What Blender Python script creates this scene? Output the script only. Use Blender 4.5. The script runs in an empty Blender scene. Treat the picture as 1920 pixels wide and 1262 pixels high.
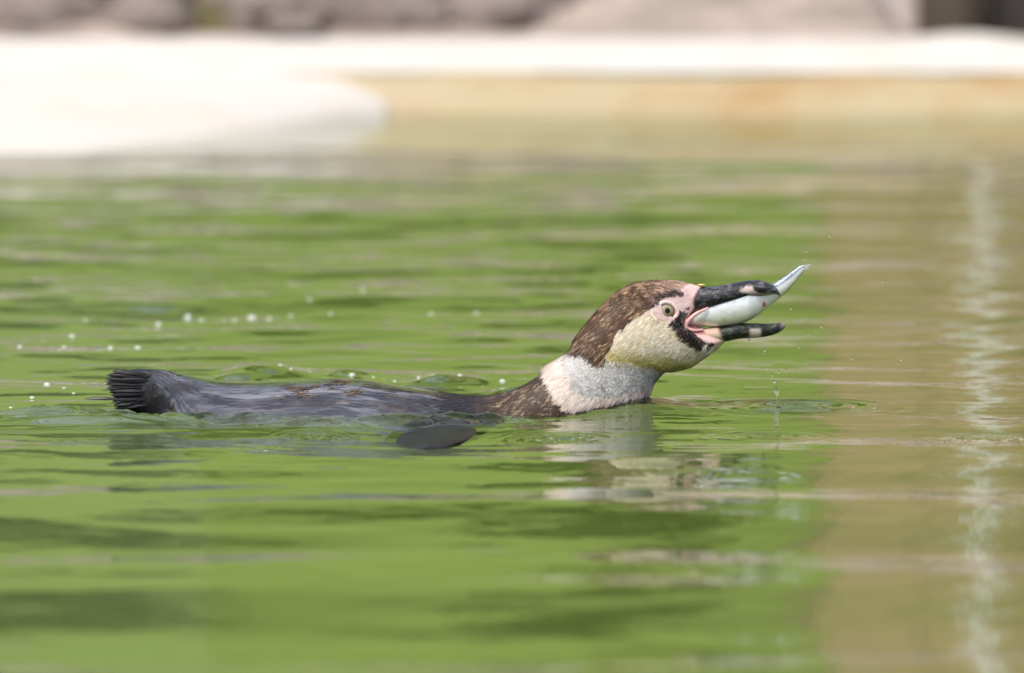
import bpy, math, random
import numpy as np
from mathutils import Vector, Matrix

random.seed(7)
rng = np.random.default_rng(7)
scene = bpy.context.scene
col = scene.collection

# ------------------------------------------------------------------ camera
CAM_Y, CAM_H, PITCH = -10.7, 1.0, 0.08667
LENS, SENSOR, PW, PH = 400.0, 36.0, 1920.0, 1262.0
cam_data = bpy.data.cameras.new('camera')
cam_data.lens = LENS
cam_data.sensor_width = SENSOR
cam_data.clip_start = 0.1
cam_data.clip_end = 2000
cam_data.dof.use_dof = True
cam_data.dof.focus_distance = 10.72
cam_data.dof.aperture_fstop = 5.6
cam = bpy.data.objects.new('camera', cam_data)
cam.location = (0, CAM_Y, CAM_H)
cam.rotation_euler = (math.pi / 2 - PITCH, 0, 0)
col.objects.link(cam)
scene.camera = cam

# ------------------------------------------------------------------ light
SUN_EL, SUN_AZ = math.radians(59), math.radians(206)   # azimuth clockwise from +Y
world = bpy.data.worlds.new('World')
scene.world = world
world.use_nodes = True
wn = world.node_tree
bg = wn.nodes['Background']
sky = wn.nodes.new('ShaderNodeTexSky')
sky.sky_type = 'NISHITA'
sky.sun_disc = False
sky.sun_elevation = SUN_EL
sky.sun_rotation = SUN_AZ
sky.air_density = 1.0
sky.dust_density = 4.5
sky.ozone_density = 1.0
# bright broken cloud over the blue
wtc = wn.nodes.new('ShaderNodeTexCoord')
wmp = wn.nodes.new('ShaderNodeMapping'); wmp.inputs['Scale'].default_value = (1, 1, 2.2)
wnz = wn.nodes.new('ShaderNodeTexNoise'); wnz.inputs['Scale'].default_value = 4.2; wnz.inputs['Detail'].default_value = 6; wnz.inputs['Roughness'].default_value = 0.58
wrp = wn.nodes.new('ShaderNodeValToRGB'); wrp.color_ramp.elements[0].position = 0.40; wrp.color_ramp.elements[1].position = 0.64
wmx = wn.nodes.new('ShaderNodeMix'); wmx.data_type = 'RGBA'
wmx.inputs[7].default_value = (9.6, 10.0, 11.6, 1)
wn.links.new(wtc.outputs['Generated'], wmp.inputs[0]); wn.links.new(wmp.outputs[0], wnz.inputs['Vector'])
wn.links.new(wnz.outputs['Fac'], wrp.inputs[0]); wn.links.new(wrp.outputs[0], wmx.inputs[0])
wn.links.new(sky.outputs[0], wmx.inputs[6]); wn.links.new(wmx.outputs[2], bg.inputs[0])
bg.inputs[1].default_value = 0.15
sun_data = bpy.data.lights.new('sun', 'SUN')
sun_data.energy = 4.2
sun_data.angle = math.radians(0.5)
sun_data.color = (1.0, 0.95, 0.87)
sun = bpy.data.objects.new('sun', sun_data)
sd = Vector((math.sin(SUN_AZ) * math.cos(SUN_EL), math.cos(SUN_AZ) * math.cos(SUN_EL), math.sin(SUN_EL)))
sun.rotation_euler = sd.to_track_quat('Z', 'Y').to_euler()
sun.location = sd * 30
col.objects.link(sun)
scene.view_settings.view_transform = 'Standard'
scene.view_settings.look = 'None'
scene.view_settings.gamma = 1.0
scene.view_settings.use_curve_mapping = False
scene.view_settings.exposure = -0.10
scene.cycles.use_denoising = True
scene.cycles.max_bounces = 8
scene.cycles.caustics_reflective = False
scene.cycles.caustics_refractive = False

# ------------------------------------------------------------------ helpers
K = SENSOR / PW / LENS
cp, sp = math.cos(PITCH), math.sin(PITCH)


def unproj(px, py, y):
    """photo pixel -> world x, z on the plane at depth y"""
    px = np.asarray(px, float); py = np.asarray(py, float); y = np.asarray(y, float)
    a = (px - PW / 2) * K
    b = -(py - PH / 2) * K
    dy = cp + b * sp
    dz = -sp + b * cp
    t = (y - CAM_Y) / dy
    return a * t, CAM_H + dz * t


def proj(x, y, z):
    ry, rz = y - CAM_Y, z - CAM_H
    f = ry * cp - rz * sp
    u = ry * sp + rz * cp
    return PW / 2 + x / f / K, PH / 2 - u / f / K


def on_water(px, py, z=0.0):
    a = (px - PW / 2) * K
    b = -(py - PH / 2) * K
    dy, dz = cp + b * sp, -sp + b * cp
    t = (z - CAM_H) / dz
    return a * t, CAM_Y + dy * t, z


def tag(o, label=None, cat=None, group=None, kind=None):
    if label: o['label'] = label
    if cat: o['category'] = cat
    if group: o['group'] = group
    if kind: o['kind'] = kind
    return o


def empty(name, loc=(0, 0, 0)):
    o = bpy.data.objects.new(name, None)
    o.location = loc
    o.empty_display_size = 0.05
    col.objects.link(o)
    return o


def mesh_obj(name, verts, faces, mat, parent=None, smooth=True, loc=None, colors=None, wet=None):
    me = bpy.data.meshes.new(name)
    verts = np.asarray(verts, np.float32)
    faces = np.asarray(faces, np.int32)
    k = faces.shape[1]
    me.vertices.add(len(verts)); me.vertices.foreach_set('co', verts.ravel())
    me.loops.add(faces.size); me.loops.foreach_set('vertex_index', faces.ravel())
    me.polygons.add(len(faces))
    me.polygons.foreach_set('loop_start', np.arange(0, faces.size, k, dtype=np.int32))
    me.polygons.foreach_set('use_smooth', np.full(len(faces), smooth, dtype=bool))
    me.update(calc_edges=True)
    if colors is not None:
        at = me.color_attributes.new('Col', 'FLOAT_COLOR', 'POINT')
        c4 = np.ones((len(verts), 4), np.float32); c4[:, :3] = colors
        at.data.foreach_set('color', c4.ravel())
    if wet is not None:
        at = me.attributes.new('wet', 'FLOAT', 'POINT')
        at.data.foreach_set('value', np.asarray(wet, np.float32))
    me.materials.append(mat)
    me.validate()
    o = bpy.data.objects.new(name, me)
    if loc is not None: o.location = loc
    col.objects.link(o)
    if parent is not None: o.parent = parent
    return o


def grid_faces(nr, nc, wrap=False):
    i = np.arange(nr - 1)[:, None]
    j = np.arange(nc if wrap else nc - 1)[None, :]
    a = i * nc + j
    b = i * nc + (j + 1) % nc
    return np.stack([a, b, b + nc, a + nc], -1).reshape(-1, 4)


def catmull(P, n):
    """P (m,k) -> smooth samples, n per span (n may be a list)"""
    P = np.asarray(P, float)
    m = len(P)
    if np.isscalar(n): n = [n] * (m - 1)
    out = []
    for i in range(m - 1):
        p0 = P[i - 1] if i > 0 else 2 * P[0] - P[1]
        p1, p2 = P[i], P[i + 1]
        p3 = P[i + 2] if i + 2 < m else 2 * P[-1] - P[-2]
        t = np.linspace(0, 1, n[i], endpoint=False)[:, None]
        out.append(0.5 * (2 * p1 + (p2 - p0) * t + (2 * p0 - 5 * p1 + 4 * p2 - p3) * t ** 2 + (3 * p1 - p0 - 3 * p2 + p3) * t ** 3))
    out.append(P[-1:])
    return np.concatenate(out)


def hash2(ix, iy, seed):
    h = (ix.astype(np.int64) * 374761393 + iy.astype(np.int64) * 668265263 + seed * 982451653) & 0xffffffff
    h = ((h ^ (h >> 13)) * 1274126177) & 0xffffffff
    return ((h ^ (h >> 16)) & 0xffff) / 65535.0


def vnoise(x, y, seed=0):
    ix, iy = np.floor(x), np.floor(y)
    fx, fy = x - ix, y - iy
    fx = fx * fx * (3 - 2 * fx); fy = fy * fy * (3 - 2 * fy)
    ix = ix.astype(int); iy = iy.astype(int)
    a = hash2(ix, iy, seed); b = hash2(ix + 1, iy, seed)
    c = hash2(ix, iy + 1, seed); d = hash2(ix + 1, iy + 1, seed)
    return (a * (1 - fx) + b * fx) * (1 - fy) + (c * (1 - fx) + d * fx) * fy


def fbm(x, y, seed=0, oct=4):
    s, a, t = 0, 1.0, 0
    for o in range(oct):
        s = s + a * vnoise(x * 2 ** o, y * 2 ** o, seed + o * 17); t += a; a *= 0.5
    return s / t


def sstep(a, b, x):
    t = np.clip((x - a) / (b - a), 0, 1)
    return t * t * (3 - 2 * t)


def poly_sd(X, Y, poly):
    """signed distance, negative inside"""
    poly = np.asarray(poly, float)
    d = np.full(X.shape, 1e18); inside = np.zeros(X.shape, bool)
    n = len(poly)
    for i in range(n):
        x1, y1 = poly[i]; x2, y2 = poly[(i + 1) % n]
        ex, ey = x2 - x1, y2 - y1
        t = np.clip(((X - x1) * ex + (Y - y1) * ey) / (ex * ex + ey * ey + 1e-12), 0, 1)
        d = np.minimum(d, (X - x1 - t * ex) ** 2 + (Y - y1 - t * ey) ** 2)
        if y1 != y2:
            c = ((y1 > Y) != (y2 > Y)) & (X < (x2 - x1) * (Y - y1) / (y2 - y1) + x1)
            inside ^= c
    d = np.sqrt(d)
    return np.where(inside, -d, d)


# ------------------------------------------------------------------ materials
class NT:
    def __init__(self, name):
        self.m = bpy.data.materials.new(name)
        self.m.use_nodes = True
        self.t = self.m.node_tree
        self.p = self.t.nodes['Principled BSDF']
        self.out = self.t.nodes['Material Output']

    def n(self, typ, **kw):
        nd = self.t.nodes.new('ShaderNode' + typ)
        for k, v in kw.items():
            if isinstance(k, str) and hasattr(nd, k): setattr(nd, k, v)
            else: nd.inputs[k].default_value = v
        return nd

    def l(self, a, b): self.t.links.new(a, b)

    def set(self, **kw):
        for k, v in kw.items():
            self.p.inputs[k.replace('_', ' ')].default_value = v
        return self

    def noise(self, scale, detail=4, rough=0.55, stretch=None, kind='Object', dist=0):
        tc = self.n('TexCoord')
        src = tc.outputs[kind]
        if stretch:
            mp = self.n('Mapping'); mp.inputs['Scale'].default_value = stretch
            self.l(src, mp.inputs['Vector']); src = mp.outputs[0]
        nz = self.n('TexNoise'); nz.inputs['Scale'].default_value = scale
        nz.inputs['Detail'].default_value = detail; nz.inputs['Roughness'].default_value = rough
        nz.inputs['Distortion'].default_value = dist
        self.l(src, nz.inputs['Vector'])
        return nz

    def ramp(self, fac, stops):
        r = self.n('ValToRGB')
        e = r.color_ramp.elements
        while len(e) < len(stops): e.new(0.5)
        for i, (p, c) in enumerate(stops):
            e[i].position = p; e[i].color = (*c, 1)
        self.l(fac, r.inputs[0])
        return r

    def bump(self, h, strength, distance, normal_in=None):
        b = self.n('Bump'); b.inputs['Strength'].default_value = strength; b.inputs['Distance'].default_value = distance
        self.l(h, b.inputs['Height'])
        if normal_in is not None: self.l(normal_in, b.inputs['Normal'])
        self.l(b.outputs[0], self.p.inputs['Normal'])
        return b


def simple(name, base, rough=0.6, scale=20, var=0.3, bump=0.3, bdist=0.003, stretch=None, **kw):
    t = NT(name)
    nz = t.noise(scale, 6, 0.6, stretch)
    lo = tuple(c * (1 - var) for c in base); hi = tuple(min(1, c * (1 + var)) for c in base)
    r = t.ramp(nz.outputs['Fac'], [(0.3, lo), (0.7, hi)])
    t.l(r.outputs[0], t.p.inputs['Base Color'])
    t.p.inputs['Roughness'].default_value = rough
    if bump: t.bump(nz.outputs['Fac'], bump, bdist)
    t.set(**kw)
    return t.m


# water: murky green algae body under a clear reflecting surface
def water_material():
    t = NT('pond_water')
    t.t.nodes.remove(t.p)
    nz1 = t.noise(16, 3, 0.5)
    nz2 = t.noise(70, 2, 0.5)
    b1 = t.n('Bump'); b1.inputs['Strength'].default_value = 0.5; b1.inputs['Distance'].default_value = 0.0016
    t.l(nz1.outputs['Fac'], b1.inputs['Height'])
    b2 = t.n('Bump'); b2.inputs['Strength'].default_value = 0.35; b2.inputs['Distance'].default_value = 0.0002
    t.l(nz2.outputs['Fac'], b2.inputs['Height']); t.l(b1.outputs[0], b2.inputs['Normal'])
    murk = t.noise(1.3, 3, 0.5)
    cr = t.ramp(murk.outputs['Fac'], [(0.3, (0.060, 0.090, 0.018)), (0.7, (0.082, 0.116, 0.026))])
    dif = t.n('BsdfDiffuse'); t.l(cr.outputs[0], dif.inputs['Color'])
    tr = t.n('BsdfTransparent'); tr.inputs['Color'].default_value = (0.88, 0.92, 0.82, 1)
    body = t.n('MixShader')
    at = t.n('Attribute', attribute_name='clear'); t.l(at.outputs['Fac'], body.inputs[0])
    t.l(dif.outputs[0], body.inputs[1]); t.l(tr.outputs[0], body.inputs[2])
    gl = t.n('BsdfGlossy'); gl.inputs['Roughness'].default_value = 0.02
    gl.inputs['Color'].default_value = (1, 1, 1, 1)
    t.l(b2.outputs[0], gl.inputs['Normal'])
    fr = t.n('Fresnel'); fr.inputs['IOR'].default_value = 1.333
    t.l(b2.outputs[0], fr.inputs['Normal'])
    mx = t.n('MixShader')
    t.l(fr.outputs[0], mx.inputs[0]); t.l(body.outputs[0], mx.inputs[1]); t.l(gl.outputs[0], mx.inputs[2])
    t.l(mx.outputs[0], t.out.inputs['Surface'])
    return t.m


M_water = water_material()


def glassy(name, tint=(1, 1, 1)):
    t = NT(name)
    t.set(Base_Color=(*tint, 1), Roughness=0.0, IOR=1.333, Transmission_Weight=1.0)
    return t.m


M_drop = glassy('water_drop')
M_floor = simple('pool_floor', (0.05, 0.08, 0.025), 0.9, 3)
M_ground = simple('pale_earth', (0.30, 0.25, 0.21), 0.95, 6, 0.35, 0.6, 0.02)
M_soil = simple('stony_soil', (0.30, 0.245, 0.21), 0.95, 9, 0.45, 0.8, 0.03)


def concrete(name, base, stain, scale, lo=0.5, hi=0.72):
    t = NT(name)
    nz = t.noise(scale, 5, 0.6, (1, 1, 2.5))
    fine = t.noise(90, 4, 0.6)
    r = t.ramp(nz.outputs['Fac'], [(lo, base), (hi, stain)])
    t.l(r.outputs[0], t.p.inputs['Base Color'])
    t.set(Roughness=0.85)
    t.bump(fine.outputs['Fac'], 0.35, 0.003)
    return t.m


M_coping = concrete('white_coping', (0.57, 0.545, 0.51), (0.50, 0.455, 0.39), 7)
M_ramp = concrete('white_ramp', (0.52, 0.495, 0.46), (0.48, 0.415, 0.32), 4, 0.5, 0.75)
M_wall = concrete('tan_wall', (0.70, 0.57, 0.37), (0.60, 0.37, 0.17), 5, 0.45, 0.75)
M_rock = simple('rock', (0.25, 0.205, 0.185), 0.9, 6, 0.5, 0.8, 0.012)
M_slab = simple('smooth_slab', (0.31, 0.268, 0.25), 0.85, 10, 0.15, 0.3, 0.004)
M_post = simple('dark_timber', (0.055, 0.042, 0.026), 0.8, 20, 0.4, 0.5, 0.004, (4, 4, 0.3))
M_post2 = simple('black_timber', (0.022, 0.018, 0.015), 0.8, 20, 0.4, 0.5, 0.004, (4, 4, 0.3))
M_grass = simple('sunlit_grass', (0.132, 0.192, 0.034), 0.9, 0.9, 0.28, 0.6, 0.05)
M_leaf = simple('shrub_leaf', (0.14, 0.205, 0.045), 0.6, 3, 0.35, 0.0)
M_weed = simple('dry_weed', (0.24, 0.22, 0.10), 0.7, 30)
M_bark = simple('bark', (0.12, 0.09, 0.06), 0.9, 12, 0.35, 0.6, 0.01)
M_hut = simple('hut_board', (0.37, 0.275, 0.14), 0.8, 9, 0.18, 0.4, 0.004, (6, 6, 0.4))
M_pole = simple('pale_pole', (0.46, 0.45, 0.38), 0.6, 9, 0.06, 0.1, 0.001)
M_roof = simple('hut_roof', (0.16, 0.12, 0.09), 0.85, 9, 0.2, 0.4, 0.004)
M_foam = NT('bubble_film').set(Base_Color=(0.80, 0.86, 0.78, 1), Roughness=0.12, Alpha=0.55).m

# ------------------------------------------------------------------ water surface
WALL_Y = 4.2
RIM_Z = 0.056


def ramp_front(x):
    """y of the ramp's waterline; beside the ramp it is the wall itself"""
    return WALL_Y - 0.70 * sstep(-0.14, -0.62, x) - 0.25 * sstep(-0.6, -2.5, x)


wave_rng = np.random.default_rng(21)
WAVES = []
for i in range(64):
    lam = math.exp(wave_rng.uniform(math.log(0.032), math.log(0.58)))
    ang = wave_rng.normal(0, 0.60 if lam < 0.14 else 0.28)
    slope = 0.0102 * (lam / 0.25) ** -0.12
    WAVES.append((2 * math.pi / lam, ang, slope * lam / (2 * math.pi), wave_rng.uniform(0, 6.28), lam))
RIPPLES = []
for i in range(26):
    lam = math.exp(wave_rng.uniform(math.log(0.014), math.log(0.06)))
    ang = wave_rng.normal(0.12, 0.42)
    RIPPLES.append((2 * math.pi / lam, ang, 0.095 * lam / (2 * math.pi), wave_rng.uniform(0, 6.28)))

# swell in front of the bird: slope profile dz/dy integrated along y
_ys = np.linspace(-14, 6, 8000)
_ph = np.interp(_ys, [-14, -8.0, -2.70, -2.02, -1.38, -0.79, -0.39, -0.05, 6], [-19, -11.0, -2 - 0.0, -1, 0, 1, 2, 3, 16])
_s0 = np.interp(_ys, [-14, -1.38, -0.79, -0.39, -0.15, 0.2, 6], [0.026, 0.031, 0.027, 0.014, 0.006, 0.0, 0.0])
_sl = -_s0 * np.cos(2 * np.pi * _ph)
_swell = np.cumsum(_sl) * (_ys[1] - _ys[0])
_swell -= np.interp(_ys, np.linspace(-14, 6, 60), np.interp(np.linspace(-14, 6, 60), _ys, np.convolve(_swell, np.ones(400) / 400, 'same')))

RINGS = []
for (px, py, r, a) in [(1500, 758, 0.08, 0.0020), (1060, 816, 0.055, 0.0012), (590, 812, 0.035, 0.0010), (790, 803, 0.02, 0.0010),
                       (1440, 812, 0.06, 0.0006), (1840, 815, 0.05, 0.0009), (1290, 880, 0.05, 0.0004), (505, 833, 0.02, 0.0006)]:
    x, y, _ = on_water(px, py)
    RINGS.append((x, y, r, a))

MOUNDS = []
for (px, py, sx_, sy_, A) in [(500, 699, 0.042, 0.045, 0.0125), (440, 708, 0.03, 0.03, 0.006), (830, 712, 0.028, 0.035, 0.0095), (800, 724, 0.02, 0.02, 0.006),
                              (960, 731, 0.022, 0.028, 0.008), (662, 701, 0.012, 0.03, 0.007), (95, 772, 0.035, 0.03, 0.007), (40, 778, 0.03, 0.03, 0.005), (180, 790, 0.05, 0.03, 0.006)]:
    x, y, _ = on_water(px, py)
    MOUNDS.append((x, y, sx_, sy_, A))

# body centre line (photo pixels) used for the bow wave and the turbulence along the flank
BODY_X = np.array([-0.41, -0.30, -0.20, -0.10, 0.0, 0.06, 0.12, 0.15])
BODY_W = np.array([0.020, 0.074, 0.098, 0.104, 0.080, 0.050, 0.038, 0.02])


def yc_of_x(x):
    return np.interp(x, [-0.5, -0.08, 0.15, 0.3], [0.0, 0.0, 0.075, 0.09])


def water_height(x, y):
    z = np.interp(y, _ys, _swell) - Z_OFF
    far = 0.45 + 0.50 * sstep(0.15, 1.2, y) - 0.10 * sstep(-0.6, -1.6, y)
    near_calm = 1 - 0.45 * sstep(-0.25, -0.7, y)
    far = far * (1 - 0.78 * sstep(2.2, 3.7, y))
    for k, a, A, p, lam in WAVES:
        w = far * (near_calm if lam < 0.16 else 1.0)
        z = z + w * A * np.cos(k * (math.sin(a) * x + math.cos(a) * y) + p)
    # bow wave piled up against the throat
    z = z + 0.0095 * np.exp(-((x - 0.118) / 0.045) ** 2 - ((y - 0.065) / 0.055) ** 2)
    z = z - 0.0045 * np.exp(-((x - 0.045) / 0.045) ** 2 - ((y - 0.0) / 0.06) ** 2)
    # trough where the flipper works
    z = z - 0.006 * np.exp(-((x + 0.08) / 0.10) ** 2 - ((y + 0.24) / 0.10) ** 2)
    # turbulence dragged along the flank and off the tail
    bw = np.interp(x, BODY_X, BODY_W, left=0.0, right=0.0)
    off = np.abs(y - yc_of_x(x)) - bw
    along = sstep(-0.54, -0.43, x) * (1 - sstep(0.05, 0.12, x))
    m = np.exp(-np.clip(off, 0, None) ** 2 / np.where(y < 0, 0.045, 0.03) ** 2) * along + 0.10 * sum(np.exp(-((x - q[0]) / q[2]) ** 2 - ((y - q[1]) / q[3]) ** 2) for q in MOUNDS) + 0.30 * np.exp(-((x - 0.15) / 0.05) ** 2 - ((y - 0.05) / 0.06) ** 2)
    sel = m > 0.01
    if sel.any():
        xs, ys = x[sel], y[sel]
        r = np.zeros_like(xs)
        for k, a, A, p in RIPPLES:
            r += A * np.cos(k * (math.sin(a) * xs + math.cos(a) * ys + 0.006 * np.sin(31 * xs + 3)) + p)
        z[sel] += m[sel] * r * (0.5 + 0.9 * vnoise(xs * 22, ys * 22, 5))
    # water climbs slightly on the flank
    ridge = np.exp(-((off - 0.004) / 0.030) ** 2) * sstep(-0.50, -0.40, x) * (1 - sstep(-0.06, 0.0, x)) * (y < yc_of_x(x))
    z = z + 0.0080 * ridge * (0.35 + 0.9 * vnoise(x * 14 + 3, y * 6, 8))
    z = z - 0.0015 * np.exp(-np.clip(off, 0, None) ** 2 / 0.05 ** 2) * sstep(-0.45, -0.36, x) * (1 - sstep(-0.05, 0.03, x))
    for cx, cy, r, A in RINGS:
        d = np.hypot(x - cx, y - cy)
        z = z + A * np.cos(2 * np.pi * d / (r / 3.6)) * np.exp(-(d / r) ** 2 * 1.6)
    warp, warp2 = vnoise(x * 30, y * 18, 77) - 0.5, vnoise(x * 26, y * 20, 79) - 0.5
    for cx, cy, sx_, sy_, A in MOUNDS:
        z = z + 0.8 * A * np.exp(-((x - cx + 0.03 * warp) / sx_) ** 2 - ((y - cy + 0.03 * warp2) / sy_) ** 2)
    # V-shaped wake crest leaving the flipper
    for x0, y0, sl, A in [(0.02, -0.05, 0.11, 0.0022), (-0.05, -0.16, 0.035, 0.0018)]:
        dd = y - (y0 + sl * (x - x0))
        z = z + A * np.exp(-(dd / 0.02) ** 2) * sstep(x0 + 0.05, x0 - 0.1, x)
    return z


Z_OFF = 0.0
_ax, _ay = np.meshgrid(np.linspace(-0.4, 0.15, 40), np.linspace(-0.15, 0.12, 20))
Z_OFF = float(water_height(_ax.ravel(), _ay.ravel()).mean()) + 0.002


def axis(segs):
    out = []
    for a, b, st in segs:
        n = max(2, int(round((b - a) / st)))
        out.append(np.linspace(a, b, n, endpoint=False))
    out.append(np.array([segs[-1][1]]))
    return np.concatenate(out)


gx = axis([(-8, -1.2, 0.15), (-1.2, -0.6, 0.012), (-0.6, -0.48, 0.005), (-0.48, 0.30, 0.0024), (0.30, 0.6, 0.005), (0.6, 1.2, 0.012), (1.2, 8, 0.15)])
gy = axis([(-13, -2.6, 0.06), (-2.6, -0.5, 0.010), (-0.5, -0.2, 0.005), (-0.2, 0.14, 0.0022), (0.14, 0.6, 0.006), (0.6, 4.30, 0.011)])
def wz(x, y):
    return float(water_height(np.array([float(x)]), np.array([float(y)]))[0])


def box(name, lo, hi, mat, parent=None, bevel=0.0):
    x0, y0, z0 = lo; x1, y1, z1 = hi
    v = [(x0, y0, z0), (x1, y0, z0), (x1, y1, z0), (x0, y1, z0), (x0, y0, z1), (x1, y0, z1), (x1, y1, z1), (x0, y1, z1)]
    f = [(3, 2, 1, 0), (4, 5, 6, 7), (0, 1, 5, 4), (1, 2, 6, 5), (2, 3, 7, 6), (3, 0, 4, 7)]
    o = mesh_obj(name, v, f, mat, parent, False)
    if bevel:
        b = o.modifiers.new('bevel', 'BEVEL'); b.width = bevel; b.segments = 3
    return o


tag(box('pool_floor', (-9, -13.5, -1.0), (9, 4.6, -0.8), M_floor), None, None, None, 'structure')

# ------------------------------------------------------------------ pool wall, ramp, ground, bank
wall = tag(empty('pool_wall', (0, WALL_Y, 0)), 'tan pool wall with white coping across the far side of the water', 'wall')
wx = axis([(-0.40, 3.0, 0.02), (3.0, 9.0, 0.3)])
# tan face, slightly uneven, from under the water up to the coping
zz = np.linspace(-0.8, RIM_Z - 0.002, 30)
WX, WZ = np.meshgrid(wx, zz)
WY = WALL_Y + 0.006 * fbm(WX.ravel() * 9, WZ.ravel() * 30 + 5, 3) - WALL_Y
mesh_obj('wall_face', np.stack([WX.ravel(), WY, WZ.ravel()], 1), grid_faces(len(zz), len(wx)), M_wall, wall)
# coping with a rounded nose
prof = [(0.02, RIM_Z - 0.006), (0.004, RIM_Z - 0.005), (0.000, RIM_Z - 0.002), (0.004, RIM_Z + 0.001), (0.012, RIM_Z + 0.004), (0.08, RIM_Z + 0.006), (0.3, RIM_Z + 0.006), (0.52, RIM_Z + 0.006), (0.60, RIM_Z + 0.002), (0.64, RIM_Z - 0.03)]
prof = catmull(prof, 4)
cx_ = axis([(-9, -1.5, 0.3), (-1.5, 2.0, 0.02), (2.0, 9.0, 0.3)])
cv = []
for x in cx_:
    bump = 0.010 * math.exp(-((x - 0.62) / 0.07) ** 2)
    for (py_, pz_) in prof:
        wob = 0.006 * (fbm(np.array([x * 5]), np.array([py_ * 3]), 9)[0] - 0.5)
        cv.append((x, py_ + wob, pz_ + wob * 0.5 + bump * max(0, min(1, py_ / 0.4))))
mesh_obj('coping', cv, grid_faces(len(cx_), len(prof)), M_coping, wall)

# ramp: white concrete slope running into the water on the left
rx = axis([(-9, -1.5, 0.25), (-1.5, -0.165, 0.012)])
rt = np.linspace(0, 1, 90)
RX, RT = np.meshgrid(rx, rt)
RF = ramp_front(RX)
RY = WALL_Y + 0.03 - RT * (WALL_Y + 0.03 - RF) * 2.2
slope = (WALL_Y + 0.03 - RY) / np.maximum(0.02, WALL_Y + 0.03 - RF)
RZ = (RIM_Z + 0.002) * (1 - slope) - 0.02 * np.maximum(0, slope - 1) + 0.006 * (fbm(RX * 4, RY * 4, 11) - 0.5)
tag(mesh_obj('ramp', np.stack([RX.ravel(), RY.ravel(), RZ.ravel()], 1), grid_faces(len(rt), len(rx)), M_ramp),
    'white concrete ramp sloping into the water on the left', None, None, 'structure')

# ground: one sheet with the pool cut out
gxs = [-300, -8, 8, 300]; gys = [-300, -13, WALL_Y + 0.5, 600]
gv, gf = [], []
for iy in range(4):
    for ix in range(4):
        gv.append((gxs[ix], gys[iy], 0.02))
for iy in range(3):
    for ix in range(3):
        if (ix, iy) != (1, 1):
            a = iy * 4 + ix; gf.append((a, a + 1, a + 5, a + 4))
tag(mesh_obj('ground', gv, gf, M_ground, None, False), None, None, None, 'structure')

# stony bank rising behind the coping
bx = axis([(-7, -1.2, 0.12), (-1.2, 1.6, 0.02), (1.6, 7, 0.12)])
by = axis([(WALL_Y + 0.57, WALL_Y + 1.6, 0.015), (WALL_Y + 1.6, WALL_Y + 2.0, 0.08)])
BX, BY = np.meshgrid(bx, by)
rise = np.clip((BY - WALL_Y - 0.57) / 2.0, 0, 1) * (1 - 0.98 * sstep(0.50, 0.56, BX) * (1 - sstep(0.95, 1.1, BX)) * (BY < WALL_Y + 1.5))
BZ = 0.05 + 0.34 * np.minimum(rise ** 0.85, 0.72) + (0.07 * (fbm(BX * 5, BY * 7, 31) - 0.5) + 0.05 * np.abs(fbm(BX * 11, BY * 11, 37) - 0.5)) * np.clip(rise * 8, 0, 1)
tag(mesh_obj('stony_bank', np.stack([BX.ravel(), BY.ravel(), BZ.ravel()], 1), grid_faces(len(by), len(bx)), M_soil),
    'grey brown stony bank behind the white pool coping', None, None, 'structure')


def bank_z(x, y):
    r = min(1, max(0, (y - WALL_Y - 0.57) / 2.0))
    return 0.05 + 0.34 * min(r ** 0.85, 0.72)


def rock_mesh(seed, n=20, m=14):
    v = []
    for i in range(m):
        th = math.pi * i / (m - 1)
        for j in range(n):
            ph = 2 * math.pi * j / n
            d = np.array([math.sin(th) * math.cos(ph), math.sin(th) * math.sin(ph), math.cos(th)])
            k = 1 + 0.9 * (fbm(np.array([d[0] * 2.6 + 9 + d[2]]), np.array([d[1] * 2.6 + seed * 3.1 - d[2] * .7]), seed)[0] - 0.5)
            s = np.sign(d) * np.abs(d) ** 0.8
            v.append(s * k)
    me = bpy.data.meshes.new('rock')
    f = [tuple(int(q) for q in r) for r in grid_faces(m, n, True)]
    me.from_pydata([tuple(p) for p in v], [], f)
    for p in me.polygons: p.use_smooth = True
    me.materials.append(M_rock)
    me.validate(); me.update()
    return me


rocks = [rock_mesh(s) for s in (1, 2, 3, 4)]
rock_spots = [(40, 4.90, .10, .05), (150, 4.97, .13, .07), (265, 4.88, .07, .035), (330, 4.98, .10, .06), (470, 4.92, .11, .045), (590, 5.0, .12, .07),
              (560, 4.86, .06, .025), (700, 4.90, .10, .05), (820, 4.98, .12, .065), (930, 4.90, .09, .035), (1010, 5.0, .10, .075), (90, 5.15, .16, .1),
              (430, 5.2, .18, .1), (760, 5.2, .16, .1), (960, 5.25, .18, .1), (230, 5.2, .15, .09)]
for i, (px, y, r, h) in enumerate(rock_spots):
    x = (px - 960) * K * (y - CAM_Y)
    o = bpy.data.objects.new('rock', rocks[i % 4]); col.objects.link(o)
    o.location = (x, y, bank_z(x, y) + h * 0.2)
    o.scale = (r, r * 0.7, h)
    o.rotation_euler = (0, 0, i * 1.3)
    tag(o, 'out-of-focus grey brown rock on the bank behind the coping', 'rock', 'rocks on the bank behind the pool')

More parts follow.
